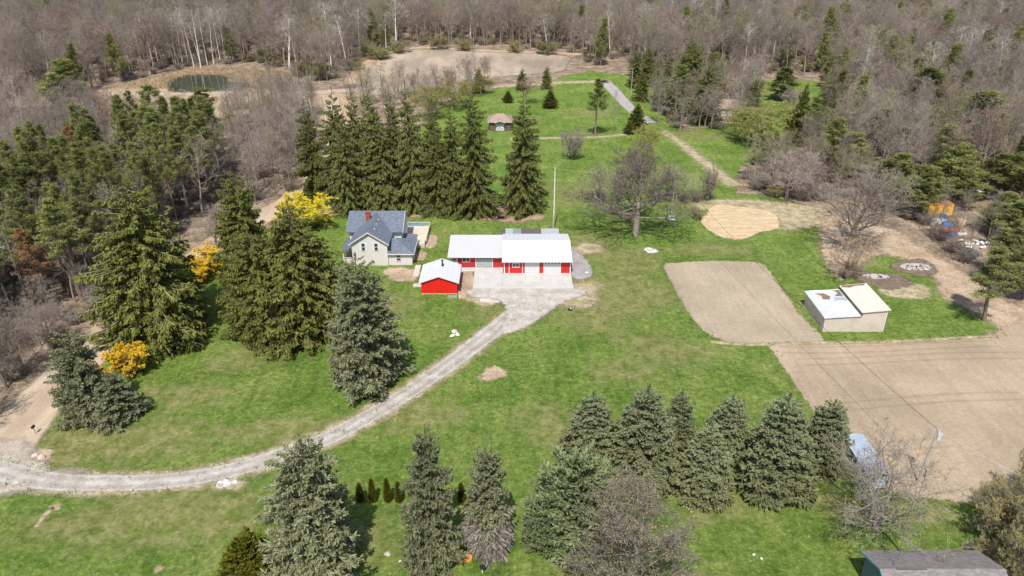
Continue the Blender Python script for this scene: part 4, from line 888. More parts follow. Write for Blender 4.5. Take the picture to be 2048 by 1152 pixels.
def column_shrub(name, seed, H, R, leaf, n=2600):
    rg = np.random.default_rng(seed); g = Geo(); c = Geo(); g.tubes(trunkline(rg, H * .8, 5), np.linspace(.05, .02, 5)[None], 5)
    z = rg.random(n); a = rg.random(n) * 6.3; r = R * np.minimum(1, .65 + z * 2) * (1 - z) ** .55 * np.sqrt(rg.uniform(.5, 1, n))
    P = np.stack([np.cos(a) * r, np.sin(a) * r, z * H * .96 + .03], 1); d = np.stack([np.cos(a) * .5, np.sin(a) * .5, np.full(n, 1.)], 1) + rg.normal(size=(n, 3)) * .25
    c.diamonds(P, d, .26, .11, 0, None, rg); return g.mesh(name + '_trunk', [M['barkdark']]), c.mesh(name + '_crown', [M[leaf]])

VAR = {}
def add(kind, pair, H, R): VAR.setdefault(kind, []).append((pair, H, R))
for i in range(4): add('blue', spruce('blue_spruce', 10 + i, 18, 4.3, 'bluespruce', 620, .05, .25, 34, .19, .02, (.56, .50, .62, .52)[i], .20, 3, rag=.26, e1=.4, pw=(2.0, 2.4, 1.6, 2.2)[i], lob2=.2), 18, 4.3)
add('bluedead', spruce('bare_skirt_spruce', 15, 17, 3.6, 'bluespruce', 620, .1, .25, 26, .21, .04, .5, .22, 3, dead=.36, pw=2.2), 17, 3.6)
for i in range(4): add('frontrow', spruce('young_spruce', 20 + i, 14, 3.9, 'rowspruce', 700, .0, .14, 28, .19, .01, .74 - .04 * i, .20, 3, rag=.12, e1=.45, ht=.5, pw=1.2 + .12 * i, lob2=.06 + .05 * i), 14, 3.9)
for i in range(5): add('norway', spruce('norway_spruce', 30 + i, 27, 5.2, 'norway', (420, 480, 520, 380, 560)[i], .45, 1.1, 34, .22, .03, (.62, .5, .7, .56, .8)[i], .20, 3, rag=.42, lob2=.25, e1=.5, pw=(1.3, 1.6, 1.1, 1.5, 1.2)[i]), 27, 5.2)
for i in range(2): add('norwayfull', spruce('norway_spruce', 36 + i, 26, 6.5, 'norwaywarm', 900, .3, .9, 36, .24, .02, .55, .17, 3, rag=.28, lob2=.18, e1=.4, pw=1.5 + .3 * i), 26, 6.5)
add('softspruce', spruce('soft_pine', 42, 16, 4.6, 'softpine', 420, .0, -.15, 40, .20, .03, .5, .22, 3, rag=.38, lob2=.25, e0=.1, e1=.8, pw=1.8), 16, 4.6)
add('softpine', pine('soft_pine', 41, 14, 5.2, 'softpine', 150, .06, 18, 12, .42, .5, .11, .5), 14, 5.2)
for i in range(4): add('pine', pine('pine', 50 + i, 22, 3.9, 'pine', 34 + 5 * i, .34 + .05 * i, 13, 10, .40, nw=.085, prof=.5 + .08 * i), 22, 3.9)
for i in range(2): add('pinefull', pine('pine', 58 + i, 18, 4.4, 'pine', 70, .18, 15, 12, .42, nw=.10, prof=.5), 18, 4.4)
add('pinebrown', pine('dead_pine', 57, 20, 3.4, 'pinebrown', 44, .4, 10, 8, .36, nw=.09), 20, 3.4)
for i in range(2): add('cedar', spruce('cedar', 60 + i, 9, 2.1, 'norway', 300, .0, -.5, 14, .18, .02, .6, .26, 3, rag=.3, e0=.3, e1=1.1), 9, 2.1)
add('juniper', spruce('juniper', 65, 7, 2.9, 'arb', 460, .0, -.3, 22, .18, .02, .5, .26, 3, rag=.2, e0=.3, e1=1.1), 7, 2.9)
add('arb', column_shrub('arborvitae', 66, 2.9, .48, 'arb'), 2.9, .48)
for i in range(5): add('bare', bare_tree('bare_tree', 70 + i, 21, (M['bark'], M['twig']), .22, .32, 16, .72, .38, .17, 7, 6, 7, .03), 21, 4.6)
add('budded', bare_tree('budding_tree', 80, 18, (M['bark'], M['twig']), .2, .3, 14, .7, .38, .14, 7, 6, 6, bud=.5, budm=M['budgreen'], buds=(.1, .24)), 18, 5)
add('redbudded', bare_tree('red_budding_tree', 81, 17, (M['bark'], M['twig']), .18, .3, 14, .7, .38, .14, 7, 6, 6, bud=.4, budm=M['redbud'], buds=(.1, .22)), 17, 5)
for i in range(3): add('aspen', bare_tree('aspen', 84 + i, 23, (M['birch'], M['birchtwig']), .15, .55, 12, .5, .20, .2, 6, 5, 5, .025, tj=.004), 23, 2.8)
add('oak', bare_tree('spreading_tree', 90, 18, (M['bark'], M['twig']), .42, .24, 30, 1.02, .58, .17, 10, 8, 8, .034, .5, .22, trunkfrac=.78), 18, 8.5)
add('oakwide', bare_tree('wide_tree', 91, 12, (M['barkpale'], M['twigpale']), .30, .10, 24, .95, .95, .10, 8, 7, 7, .016, .42, .26, trunkfrac=.72, rf1=.36), 12, 8.0)
add('oakopen', bare_tree('open_tree', 92, 16, (M['bark'], M['twig']), .32, .16, 24, .85, .62, .15, 9, 8, 7, .032, .45, .2, trunkfrac=.78), 16, 7.5)
add('oakleaf', bare_tree('withered_oak', 93, 7, (M['bark'], M['twig']), .18, .15, 16, 1.1, .75, .05, 8, 6, 5, .03, .5, .25, bud=.5, budm=M['deadleaf'], buds=(.1, .24)), 7, 4.0)
add('buddome', bare_tree('budding_dome_tree', 94, 12, (M['barkpale'], M['twig']), .24, .12, 26, .80, .62, .15, 10, 9, 9, .014, .5, .16, rf1=.34, bud=.45, budm=M['budbrown'], buds=(.04, .09), trunkfrac=.8), 12, 6.5)
for i in range(2): add('willow', bare_tree('willow', 95 + i, 13, (M['bark'], M['budgreen']), .3, .12, 20, .85, .62, .06, 9, 8, 7, .03, .6, .2, bud=.9, budm=M['budgreen'], buds=(.1, .22), trunkfrac=.75), 13, 7.0)
for i in range(2): add('shrub', bare_tree('bare_shrub', 100 + i, 4.5, (M['bark'], M['twig']), .05, .1, 6, .6, .5, .08, 6, 6, 6, .03, .5, .2, multi=14, trunkfrac=.95), 4.5, 3.2)
add('greenshrub', bare_tree('leafing_shrub', 103, 5, (M['bark'], M['twig']), .05, .1, 6, .6, .5, .08, 6, 6, 5, .028, .5, .2, multi=12, bud=.6, budm=M['budgreen'], buds=(.08, .18), trunkfrac=.95), 5, 3.4)
add('goldshrub', bare_tree('forsythia', 104, 3.2, (M['bark'], M['twig']), .04, .05, 6, .6, .5, .02, 6, 5, 4, .02, .5, .2, multi=16, bud=1.5, budm=M['gold'], buds=(.07, .15), trunkfrac=.95), 3.2, 2.6)
add('lemonshrub', bare_tree('yellow_bush', 105, 7, (M['bark'], M['twig']), .06, .05, 7, .6, .5, .02, 7, 6, 5, .02, .5, .2, multi=16, bud=1.6, budm=M['lemon'], buds=(.10, .22), trunkfrac=.95), 7, 5.2)
add('oliveshrub', bare_tree('olive_shrub', 106, 7, (M['bark'], M['twigpale']), .06, .05, 7, .6, .5, .05, 7, 7, 5, .02, .5, .2, multi=14, bud=.9, budm=M['budolive'], buds=(.06, .14), trunkfrac=.95), 7, 5.0)
# true radii of what was grown, so that measured crown widths are met
def measure(pair):
    me = pair[1]; v = np.empty(len(me.vertices) * 3, np.float32); me.vertices.foreach_get('co', v); v = v.reshape(-1, 3); r = np.hypot(v[:, 0] - v[:, 0].mean(), v[:, 1] - v[:, 1].mean())
    return float(v[:, 2].max()), float(np.percentile(r, 97))
for kd in VAR: VAR[kd] = [(p, *measure(p)) for p, _, _ in VAR[kd]]

CNT = {}
ROOTNAME = dict(blue='blue_spruce', bluedead='blue_spruce', frontrow='young_spruce', norway='norway_spruce', norwayfull='norway_spruce', softpine='soft_pine', softspruce='soft_pine', pine='pine_tree', pinebrown='pine_tree', pinefull='pine_tree', cedar='cedar_tree', juniper='juniper_bush', arb='arborvitae',
    bare='bare_tree', budded='budding_tree', redbudded='budding_tree', aspen='aspen_tree', oak='bare_tree', oakwide='bare_tree', oakopen='bare_tree', oakleaf='oak_tree', buddome='budding_tree', willow='willow_tree',
    shrub='bare_shrub', greenshrub='leafing_shrub', goldshrub='forsythia_bush', lemonshrub='yellow_bush', oliveshrub='olive_shrub')
def plant(kind, x, y, H, R, label, group=None, rz=None, v=None, z=0.0, lean=(0, 0)):
    k = CNT.get(kind, 0); CNT[kind] = k + 1; vs = VAR[kind]; pair, h0, r0 = vs[(k if v is None else v) % len(vs)]
    cat = 'bush' if ('shrub' in kind or kind in ('juniper',)) else 'tree'
    o = empty(ROOTNAME[kind], (x, y, z), label, cat, group, random.uniform(0, 6.3) if rz is None else rz, (R / r0, R / r0, H / h0))
    o.rotation_euler[0] = lean[0]; o.rotation_euler[1] = lean[1]
    link('stem' if cat == 'bush' else 'trunk', pair[0], o); link('foliage' if cat == 'bush' else 'crown', pair[1], o)
    return o
def tree(kind, px, py, top, wpx, label, group=None, **k):
    X, Y = G(px, py); H = hgt(py, top); R = wpx / 2 * mpp(py) * (1.0 if kind == 'norway' else 1.06 if kind == 'norwayfull' else 1.08 if kind in ('oak', 'oakwide', 'oakopen', 'buddome', 'willow') else .98)
    return plant(kind, X, Y, H, R, label, group, **k)

# named garden trees, measured from base pixel, top row and crown width
tree('blue', 640, 1150, 862, 172, 'largest blue spruce at the bottom centre left, its shadow falling over the small arborvitae', v=0)
tree('blue', 862, 1130, 846, 104, 'tall narrow blue spruce with the orange slide at its foot', v=1)
tree('bluedead', 978, 1098, 890, 86, 'blue spruce with dead grey bare lower branches, right of the orange slide', rz=1)
tree('blue', 737, 768, 500, 138, 'tall grey green spruce standing in front of the farmhouse on the driveway lawn', v=2)
tree('blue', 184, 838, 656, 96, 'blue spruce beside the dirt road in front of the golden forsythia', v=1)
tree('blue', 236, 838, 742, 92, 'lower blue spruce leaning against its taller neighbour by the golden forsythia', v=0)
tree('norwayfull', 322, 672, 352, 180, 'dark broad spruce alone at the left edge of the lawn, above the golden forsythia', v=0)
tree('norwayfull', 512, 600, 332, 98, 'dark spruce rising behind the broad one, left of the bright yellow bush', v=1)
tree('norwayfull', 612, 668, 398, 165, 'broad dark spruce directly left of the farmhouse', v=2)
tree('norwayfull', 536, 672, 450, 122, 'lower broad dark spruce, left half of the clump beside the farmhouse', v=3)
for i, (px, py, tp, w_) in enumerate(((636, 405, 192, 64), (683, 412, 170, 72), (754, 418, 158, 76), (722, 400, 172, 56), (793, 408, 168, 66), (830, 422, 160, 74), (872, 412, 196, 64), (908, 424, 202, 62), (950, 430, 172, 84), (776, 426, 215, 70), (880, 428, 240, 64), (700, 424, 225, 60))):
    lb = ['shorter spruce at the left end of the tall row behind the farmhouse', 'second spruce from the left in the tall row behind the farmhouse', 'tallest spruce right behind the farmhouse roof', 'slim spruce squeezed behind the two tall ones above the farmhouse', 'dark spruce in the middle of the row, right of the tallest one',
          'tall pointed spruce in mid row, above the gap between farmhouse and barn', 'thin open spruce behind the white wing roof', 'brownish thin spruce left of the small dark barn', 'ragged spruce just left of the small dark barn', 'shorter front spruce behind the deck', 'short front spruce above the left end of the white wing roof', 'short front spruce behind the farmhouse chimney'][i]
    tree('norway', px, py, tp, w_, lb, 'tall spruces in the row behind the farmhouse', v=i)
tree('norway', 1045, 424, 178, 82, 'separate ragged spruce at the right end of the row, beside the tall pale pole', 'tall spruces in the row behind the farmhouse', v=2, rz=2)
for i, (px, py, tp, w_, lb) in enumerate(((1180, 925, 780, 118, 'leftmost pale topped spruce in the lower right row'), (1282, 955, 770, 140, 'biggest spruce in the lower right row, second from left'), (1350, 900, 778, 74, 'slim spruce behind the biggest one of the row'), (1440, 930, 785, 94, 'spruce with a double top in the middle of the lower right row'),
        (1405, 985, 842, 112, 'lower brownish spruce standing in front of the middle of the row'), (1542, 978, 778, 136, 'dense pointed spruce, second from the right end of the row'), (1642, 930, 795, 98, 'rightmost round topped spruce of the row by the tilled field'), (1300, 1000, 935, 60, 'small spruce hidden between the row and the budding tree'))):
    tree('frontrow', px, py, tp, w_, lb, 'spruces in the lower right row', v=i)
tree('softspruce', 1148, 1092, 893, 168, 'soft grey green pine in front of the left end of the spruce row', v=0)
tree('softspruce', 1092, 1098, 985, 84, 'lower spreading pine at the left foot of the soft grey green one', v=0, rz=2)
tree('juniper', 503, 1145, 1066, 96, 'brown topped juniper bush left of the largest blue spruce')
for i, (px, tp, lb) in enumerate(((721, 965, 'arborvitae standing deepest in the shadow of the large spruce'), (746, 956, 'arborvitae half in the shadow of the large spruce'), (776, 955, 'sunlit arborvitae, left one of the two in full sun'), (798, 962, 'sunlit arborvitae, right one of the two in full sun'), (923, 965, 'arborvitae half hidden between the two narrow spruces'))):
    tree('arb', px, 1003, tp, 17, lb, 'small arborvitae in a line')
tree('goldshrub', 262, 748, 688, 78, 'golden forsythia beside the blue spruces by the dirt road')
tree('goldshrub', 205, 770, 735, 40, 'small golden forsythia glimpsed between the two blue spruces')
tree('goldshrub', 420, 545, 500, 84, 'golden forsythia along the dirt road right of the dark lone spruce')
tree('goldshrub', 392, 566, 526, 60, 'orange tinged forsythia nearest the dark lone spruce')
tree('goldshrub', 462, 492, 466, 36, 'small golden forsythia by the road behind the dark spruce clump')
tree('goldshrub', 462, 510, 492, 24, 'smallest golden forsythia by the road, just below its small neighbour')
tree('lemonshrub', 612, 455, 384, 112, 'large bright yellow bush behind the spruce clump left of the farmhouse')
tree('oak', 1270, 472, 284, 222, 'large bare spreading tree on the lawn behind the barn, casting a rayed shadow', rz=.6)
tree('oakwide', 1752, 1062, 862, 300, 'wide bare tree above the slate blue house, in front of the silver box', rz=1.1)
tree('buddome', 1262, 1212, 978, 272, 'round brown budding tree at the bottom edge below the spruce row', rz=.4)
tree('oakopen', 1692, 500, 308, 190, 'large bare many branched tree at the edge of the right hand dirt track', rz=2.1)
tree('oakleaf', 1690, 550, 470, 120, 'low oak with withered brown leaves behind the tan metal shed')
tree('oakleaf', 1695, 556, 520, 56, 'small withered oak sapling right behind the tan metal shed')
X, Y = G(1712, 528); s = empty('dead_trunk', (X, Y, 0), 'leaning dead black trunk beside the withered oak', 'dead tree'); MB().tube((0, 0, 0), (1.1, .3, 6.0), .13, .07).tube((.75, .2, 4.0), (.2, .1, 4.9), .05, .03).build('trunk', M['black'], s)
tree('oakopen', 1572, 400, 298, 120, 'leaning pale stemmed bare tree above the sand arena', rz=4)
tree('willow', 1521, 288, 196, 134, 'yellow green willow on the far lawn right of the grass path')
tree('shrub', 1146, 320, 250, 56, 'dense grey round shrub alone on the far lawn', v=0)
tree('willow', 1288, 335, 246, 96, 'pale yellow willow behind the large bare lawn tree')
for px, py, tp, w_, lb in ((1202, 408, 318, 70, 'bare tree left behind the large bare lawn tree'), (1232, 404, 330, 60, 'thin bare tree just behind the large lawn tree'), (1352, 402, 330, 60, 'bare tree right of the large lawn tree'), (1382, 404, 345, 50, 'small bare tree by the pale dirt line right of the large lawn tree')):
    tree('bare', px, py, tp, w_, lb)
tree('shrub', 1416, 402, 328, 44, 'tall narrow brown bush left of the sand arena')
tree('greenshrub', 1392, 438, 415, 26, 'small leafing shrub left of the sand arena')
tree('greenshrub', 1550, 392, 372, 44, 'small leafing shrub above the sand arena')
tree('oakopen', 432, 498, 402, 86, 'small bare tree beside the dirt road between the dark spruces', rz=3)
tree('shrub', 238, 688, 618, 60, 'bare brown shrub between dirt road and the dark lone spruce', v=1)
for i, (px, py, tp) in enumerate(((1862, 476, 395), (1900, 500, 410), (1935, 520, 425), (1968, 545, 440), (2012, 575, 450), (1880, 448, 360), (1920, 462, 370), (1975, 480, 380), (2030, 470, 360))):
    tree('bare', px, py, tp, 46, 'bare tree standing among the clutter of the junk yard', 'bare trees among the junk yard', v=i)
tree('pine', 1968, 642, 490, 90, 'pine with bare leaning trunk at the edge of the tilled field', v=1, lean=(0, .16))
tree('cedar', 1272, 262, 206, 36, 'dark cedar at the bend of the asphalt lane', v=0)
tree('cedar', 1258, 268, 240, 22, 'small cedar left of the cedar at the lane bend', v=1)
tree('pine', 1190, 272, 155, 44, 'tall pine with bare trunk on the far lawn left of the lane', v=2)
tree('bare', 1226, 268, 175, 30, 'thin bare tree on the far lawn right of the tall pine')
tree('cedar', 1100, 216, 178, 30, 'dark cedar on the far lawn beside the reddish budding tree', v=1)
tree('redbudded', 1050, 205, 152, 70, 'reddish budding tree on the far lawn')
tree('cedar', 1016, 205, 180, 22, 'small cedar left of the reddish budding tree', v=0)
for px, py, tp, w_, lb in ((905, 215, 155, 86, 'pale yellow green tree behind the middle of the spruce row'), (962, 190, 150, 56, 'pale green small tree beside the fallow field'), (860, 240, 165, 70, 'yellow green willow behind the spruce row, nearest the fallow field')):
    tree('willow', px, py, tp, w_, lb)
for px, py, tp, w_, lb in ((1270, 175, 95, 36, 'dark pointed conifer just right of the start of the lane'), (1294, 172, 82, 34, 'tall conifer right of the lane start, tip above its neighbour'), (1282, 202, 140, 34, 'lower conifer in front of the pair right of the lane'), (1440, 120, 28, 34, 'dark conifer tip high among the bare trees at upper right'), (1372, 200, 65, 64, 'bushy evergreen above the woodland house'), (958, 185, 130, 24, 'small dark conifer by the fallow field, left one'), (1043, 180, 132, 26, 'small dark conifer by the fallow field, middle one'), (1092, 178, 128, 22, 'small dark conifer by the fallow field, right one')):
    tree('norway', px, py, tp, w_, lb)
tree('pinefull', 142, 242, 118, 100, 'large round pine alone among bare trees left of the pond', v=3)
tree('pine', 410, 330, 178, 96, 'tall flat topped pine at the right end of the pine wood', v=0)
tree('pine', 330, 330, 165, 74, 'tall pine left of the flat topped pine at the edge of the pine wood', v=1)
for i, (px, py, tp, w_) in enumerate(((1398, 256, 175, 60), (1422, 258, 190, 46), (1448, 262, 185, 60), (1470, 259, 195, 44), (1492, 262, 180, 56))):
    tree('bare', px, py, tp, w_, 'bare tree in the line standing in front of the woodland house', 'bare trees in front of the woodland house', v=i)
for px, py, tp, w_, lb in ((1590, 232, 175, 70, 'bare crooked tree alone on the small green clearing, upper right'), (1560, 330, 262, 56, 'dark stubby tree left of the pale stemmed tree above the sand arena')): tree('oakopen', px, py, tp, w_, lb)
for px, py, tp, w_, lb in ((1520, 330, 268, 44, 'dark pine at the left tip of the thicket below the willow'), (1650, 175, 110, 40, 'conifer at the top of the small green clearing'), (1730, 180, 120, 34, 'narrow conifer in the upper right wood'), (1785, 200, 115, 76, 'pale green conifer in the middle of the upper right wood'), (1845, 150, 80, 44, 'pale conifer near the upper right corner'), (1745, 310, 212, 72, 'broad evergreen in the middle of the right hand wood'), (1880, 345, 250, 84, 'full evergreen in the right hand wood above the yellow container'), (1968, 395, 300, 84, 'full evergreen behind the white boards on bare ground'), (1662, 335, 236, 66, 'evergreen above the open many branched tree'), (1632, 268, 160, 50, 'evergreen at the right corner of the small clearing'), (1700, 345, 262, 76, 'small pine inside the right hand wood above the open track tree'), (1770, 395, 300, 90, 'olive pine inside the right hand wood right of the open track tree'), (1822, 436, 330, 76, 'olive low pine beside the junk yard'), (1110, 60, 4, 30, 'dark conifer tip at the very top of the photo')): tree('pinefull', px, py, tp, w_, lb)
for px, py, tp, w_, lb in ((1620, 300, 195, 56, 'dark pine left edge of the right hand wood'), (1592, 292, 165, 44, 'dark spire cedar at the lower end of the small clearing')):
    tree('cedar' if 'cedar' in lb else 'pine', px, py, tp, w_, lb)
for i, (px, py, tp, w_) in enumerate(((1850, 250, 130, 100), (1935, 310, 176, 120), (1895, 405, 290, 100), (1850, 420, 330, 60), (1925, 420, 340, 60), (1990, 470, 385, 80), (2035, 500, 400, 90), (2010, 560, 440, 90), (2045, 600, 470, 80), (1830, 400, 360, 50), (1985, 150, 62, 40), (2035, 170, 95, 50), (1905, 130, 60, 30), (1790, 330, 250, 50))):
    lb = ['pine at the top of the right hand wood', 'dark broad pine high in the right hand wood', 'pine rising over the yellow container', 'small pine left of the yellow container', 'pine between the yellow container and the white sacks', 'pine above the white sacks', 'dense pine at the right edge above the sacks', 'dense pine right of the white sacks', 'pine at the right edge beside the leaning one', 'low pine at the left end of the junk yard', 'far conifer near the upper right corner', 'far conifer at the right edge near the upper corner', 'far narrow conifer in the upper right woods', 'pine deep in the bare trees of the right hand wood'][i]
    tree('pinefull', px, py, tp, w_, lb, v=i)
for i, (px, py, w_, tp) in enumerate(((1985, 1080, 130, 960), (2035, 1110, 130, 930), (1975, 1010, 60, 965), (2050, 1020, 110, 900), (2040, 1190, 150, 1030), (1960, 1120, 60, 1075))):
    tree('oliveshrub', px, py, tp, w_, ['olive budding shrub right of the slate blue house', 'tallest olive shrub at the right edge', 'small olive shrub jutting into the tilled field', 'olive shrub at the right edge by the tilled field', 'olive shrub in the lower right corner', 'small brown olive shrub against the slate blue roof'][i])
for px, py, tp, w_, lb in ((14, 775, 640, 90, 'big bare tree at the left edge whose shadow crosses the dirt road'), (52, 748, 600, 100, 'bare tree with pale trunk near the left edge above the dirt road'), (-25, 850, 700, 100, 'bare tree cut off by the left edge of the photo'), (105, 700, 590, 90, 'bare spreading tree above the blue spruce by the dirt road')):
    tree('oakopen', px, py, tp, w_, lb)
for px, py, tp, w_, kd, lb in ((1348, 236, 128, 56, 'pinefull', 'evergreen at the left of the dark clump before the woodland house'), (1405, 246, 118, 60, 'norway', 'tall dark spruce just left of the woodland house'), (1378, 220, 72, 60, 'norway', 'tallest dark spruce in the clump right of the lane'), (1330, 205, 110, 44, 'norway', 'dark spruce between the lane and the woodland house'), (1502, 240, 148, 44, 'norway', 'dark spruce at the right end of the woodland house'), (1470, 268, 200, 54, 'budded', 'budding tree in front of the right half of the woodland house'), (1360, 262, 190, 60, 'budded', 'budding tree at the edge of the lawn left of the woodland house'), (1560, 200, 130, 60, 'pinefull', 'evergreen behind the small green clearing')):
    tree(kd, px, py, tp, w_, lb)
# undergrowth along the right track
for i, (px, py, w_) in enumerate(((1880, 480, 60), (1905, 505, 50), (1930, 525, 50), (1960, 555, 40), (1850, 450, 50), (1820, 440, 46), (1600, 400, 60), (1640, 400, 60), (1510, 372, 36), (1530, 378, 40), (1760, 420, 60), (1985, 590, 36))):
    tree('shrub', px, py, py - w_ * .6, w_, 'bare brown shrub in the hedge bordering the right hand dirt track and sand arena', 'bare brown shrubs bordering the right hand track', v=i)
for i in range(9):
    px = 1180 + i * 26 + random.uniform(-6, 6)
    if abs(px - 1270) > 20: tree('shrub', px, 402 + random.uniform(-4, 4), 378, 30, 'small bare shrub in the hedge line behind the large lawn tree', 'bare shrubs in the hedge line behind the lawn tree', v=i)
# aspens above the pond
for i, (px, tp, py) in enumerate(((352, 30, 128), (366, 22, 130), (378, 12, 132), (388, 8, 134), (402, 14, 136), (415, 6, 130), (428, 12, 128), (440, 10, 118), (452, 16, 124), (466, 10, 118), (300, 25, 130), (318, 35, 132), (490, 40, 120), (285, 55, 138))):
    tree('aspen', px, py, max(tp, 14), 34, 'pale trunked bare aspen in the stand behind the pond', 'pale aspens standing behind the pond', v=i)
tree('aspen', 45, 235, 150, 40, 'pale white birch among brown trees at the left edge'); tree('aspen', 655, 120, 60, 34, 'pale aspen in the woods above the fallow field left side')
for px, py, w_, tp in ((760, 118, 56, 92), (800, 105, 50, 78), (700, 140, 50, 112), (735, 112, 44, 82), (880, 98, 44, 70), (930, 100, 44, 76), (1090, 108, 50, 80), (640, 160, 50, 125), (1030, 104, 40, 78), (540, 130, 40, 108), (610, 150, 40, 120)):
    tree('greenshrub', px, py, tp, w_, 'green budding thicket shrub along the far edge of the fallow field', 'budding shrubs edging the fallow field')

# ------------------------------------------------------------------ the woods
def poly_world(px): return np.array([G(*p) for p in px])
def inside(P, x, y):
    n = len(P); c = np.zeros(len(x), bool); j = n - 1
    for i in range(n):
        m_ = ((P[i, 1] > y) != (P[j, 1] > y)) & (x < (P[j, 0] - P[i, 0]) * (y - P[i, 1]) / (P[j, 1] - P[i, 1] + 1e-12) + P[i, 0]); c ^= m_; j = i
    return c
def proj(x, y, z=0.0):
    dz = z - HC; zc = y * CT - dz * ST; return 1024 + F * x / zc, 576 - F * (y * ST + dz * CT) / zc
def scatter(px, spacing, seed, jitter=.45):
    P = poly_world(px); rg = np.random.default_rng(seed); x0, y0 = P.min(0); x1, y1 = P.max(0)
    gx, gy = np.meshgrid(np.arange(x0, x1, spacing), np.arange(y0, y1, spacing)); x = gx.ravel() + rg.uniform(-jitter, jitter, gx.size) * spacing; y = gy.ravel() + rg.uniform(-jitter, jitter, gx.size) * spacing
    k = inside(P, x, y); x = x[k]; y = y[k]; qx, qy = proj(x, y); _, ty = proj(x, y, 20.0); k = (qx > -260) & (qx < 2308) & (ty > -420); return x[k], y[k]
# stands: polygon (base pixels), spacing, kinds with weights, height range, label, group
FAR = [(-900, 215), (0, 200), (120, 192), (190, 182), (225, 170), (330, 146), (480, 132), (560, 138), (600, 160), (650, 165), (690, 150), (735, 116), (830, 90), (1000, 95), (1130, 102), (1190, 132), (1255, 140), (1310, 165), (1400, 150), (1530, 150), (1650, 152), (1700, 230), (2900, 215), (2900, -55), (-900, -55)]
RIGHT = [(1660, 170), (1665, 240), (1620, 290), (1690, 340), (1760, 400), (1850, 400), (1990, 400), (2060, 460), (2500, 560), (2700, 215), (1700, 215)]
RIGHT2 = [(1560, 330), (1490, 345), (1490, 380), (1640, 395), (1760, 400), (1700, 320), (1620, 300)]
MIDR = [(1305, 190), (1296, 215), (1318, 252), (1345, 256), (1480, 258), (1520, 220), (1520, 170), (1400, 160)]
LEFTTOP = [(-500, 400), (-500, 235), (0, 222), (150, 222), (210, 250), (330, 300), (200, 345), (0, 400)]
MIDL = [(470, 215), (480, 330), (470, 400), (520, 420), (600, 380), (640, 300), (640, 230), (600, 205)]
PINES = [(-400, 470), (-200, 440), (0, 430), (100, 415), (200, 375), (300, 350), (430, 345), (470, 395), (400, 440), (330, 490), (255, 540), (190, 600), (90, 640), (0, 680), (-400, 820)]
LEFTLOW = [(-300, 680), (0, 640), (100, 620), (190, 600), (250, 560), (300, 560), (220, 640), (130, 715), (70, 760), (-20, 800), (-300, 900)]
STANDS = [
    (FAR, 6.6, [('bare', .83), ('budded', .05), ('redbudded', .02), ('aspen', .045), ('pine', .02)], (16, 26), 'bare tree in the far woodland across the top of the photo', 'bare trees of the far woodland', 1),
    (RIGHT, 5.8, [('bare', .80), ('budded', .06), ('pine', .12), ('redbudded', .02)], (13, 20), 'bare tree in the thick wood on the right side', 'bare trees of the right hand wood', 2),
    ([(680, 178), (700, 168), (760, 190), (880, 180), (960, 160), (1010, 155), (960, 195), (860, 240), (720, 250)], 6.5, [('bare', .6), ('budded', .3), ('redbudded', .1)], (8, 14), 'bare tree between the spruce row and the fallow field', 'bare trees below the fallow field', 8),
    ([(150, 232), (330, 226), (600, 226), (630, 240), (480, 335), (330, 335), (150, 290)], 6.5, [('bare', 1.0)], (6, 10), 'low bare tree on the brown ground between the pond road and the pine wood', 'low bare trees between pond road and pine wood', 10),
    (PINES, 6.8, [('bare', .93), ('aspen', .07)], (15, 21), 'bare tree growing inside the pine wood', 'bare trees inside the pine wood', 9),
    (RIGHT2, 5.5, [('bare', .6), ('budded', .35), ('pine', .05)], (9, 13), 'bare tree between the sand arena and the willow', 'bare trees above the sand arena', 3),
    (MIDR, 6.0, [('bare', .85), ('budded', .1), ('pine', .05)], (11, 17), 'bare tree standing around the woodland house', 'bare trees around the woodland house', 4),
    (LEFTTOP, 5.4, [('bare', .95), ('redbudded', .05)], (13, 18), 'bare brown tree at the left edge behind the pine wood', 'bare trees behind the pine wood', 5),
    (MIDL, 5.6, [('bare', .97), ('budded', .03)], (12, 17), 'bare tree between the pine wood and the spruce row', 'bare trees between pine wood and spruce row', 6),
    (LEFTLOW, 5.0, [('bare', 1.0)], (6, 11), 'low bare tree in front of the pine wood beside the dirt road', 'low bare trees beside the dirt road', 7)]
cand = []
for PX, sp, kinds, (h0, h1), lb, gp, sd in STANDS:
    x, y = scatter(PX, sp, sd); R = np.random.default_rng(100 + sd); ks = R.choice([k for k, _ in kinds], len(x), p=np.array([w for _, w in kinds]) / sum(w for _, w in kinds))
    patch = np.sin(x * .031 + sd) * np.cos(y * .027 + sd * 2)
    for a, q, k, pt in zip(x, y, ks, patch):
        if sd == 1 and a > 60 and q < 480 and R.random() < .09: k = 'pine'
        if sd == 1 and q < 420 and -120 < a < 150 and R.random() < .10: k = 'budded'
        u = R.random(); H = h0 + (h1 - h0) * u
        if k == 'bare' and pt > .72 and R.random() < .25: k = 'budded'
        cand.append((a, q, k, H, H * R.uniform(.22, .33), lb, gp, sd))
BANK = poly_world([(225, 176), (330, 150), (360, 138), (420, 134), (560, 138), (590, 152), (590, 190), (225, 190)])
def keepout(a, q):
    for b in ((-225, -55, 265, 318),): pass
    px, py = proj(a, q); 
    if inside(BANK, np.array([a]), np.array([q]))[0]: return True      # pond and its banks
    if 330 < px < 640 and 178 < py < 194: return True
    if 500 < px < 720 and 180 < py < 200: return True
    if 1205 < px < 1262 and 120 < py < 225: return True
    if 1400 < px < 1485 and 205 < py < 243: return True
    if 1530 < px < 1650 and 155 < py < 250: return True
    if 1840 < px < 1990 and 380 < py < 520: return True
    return False
cand = [c_ for c_ in cand if not keepout(c_[0], c_[1])]
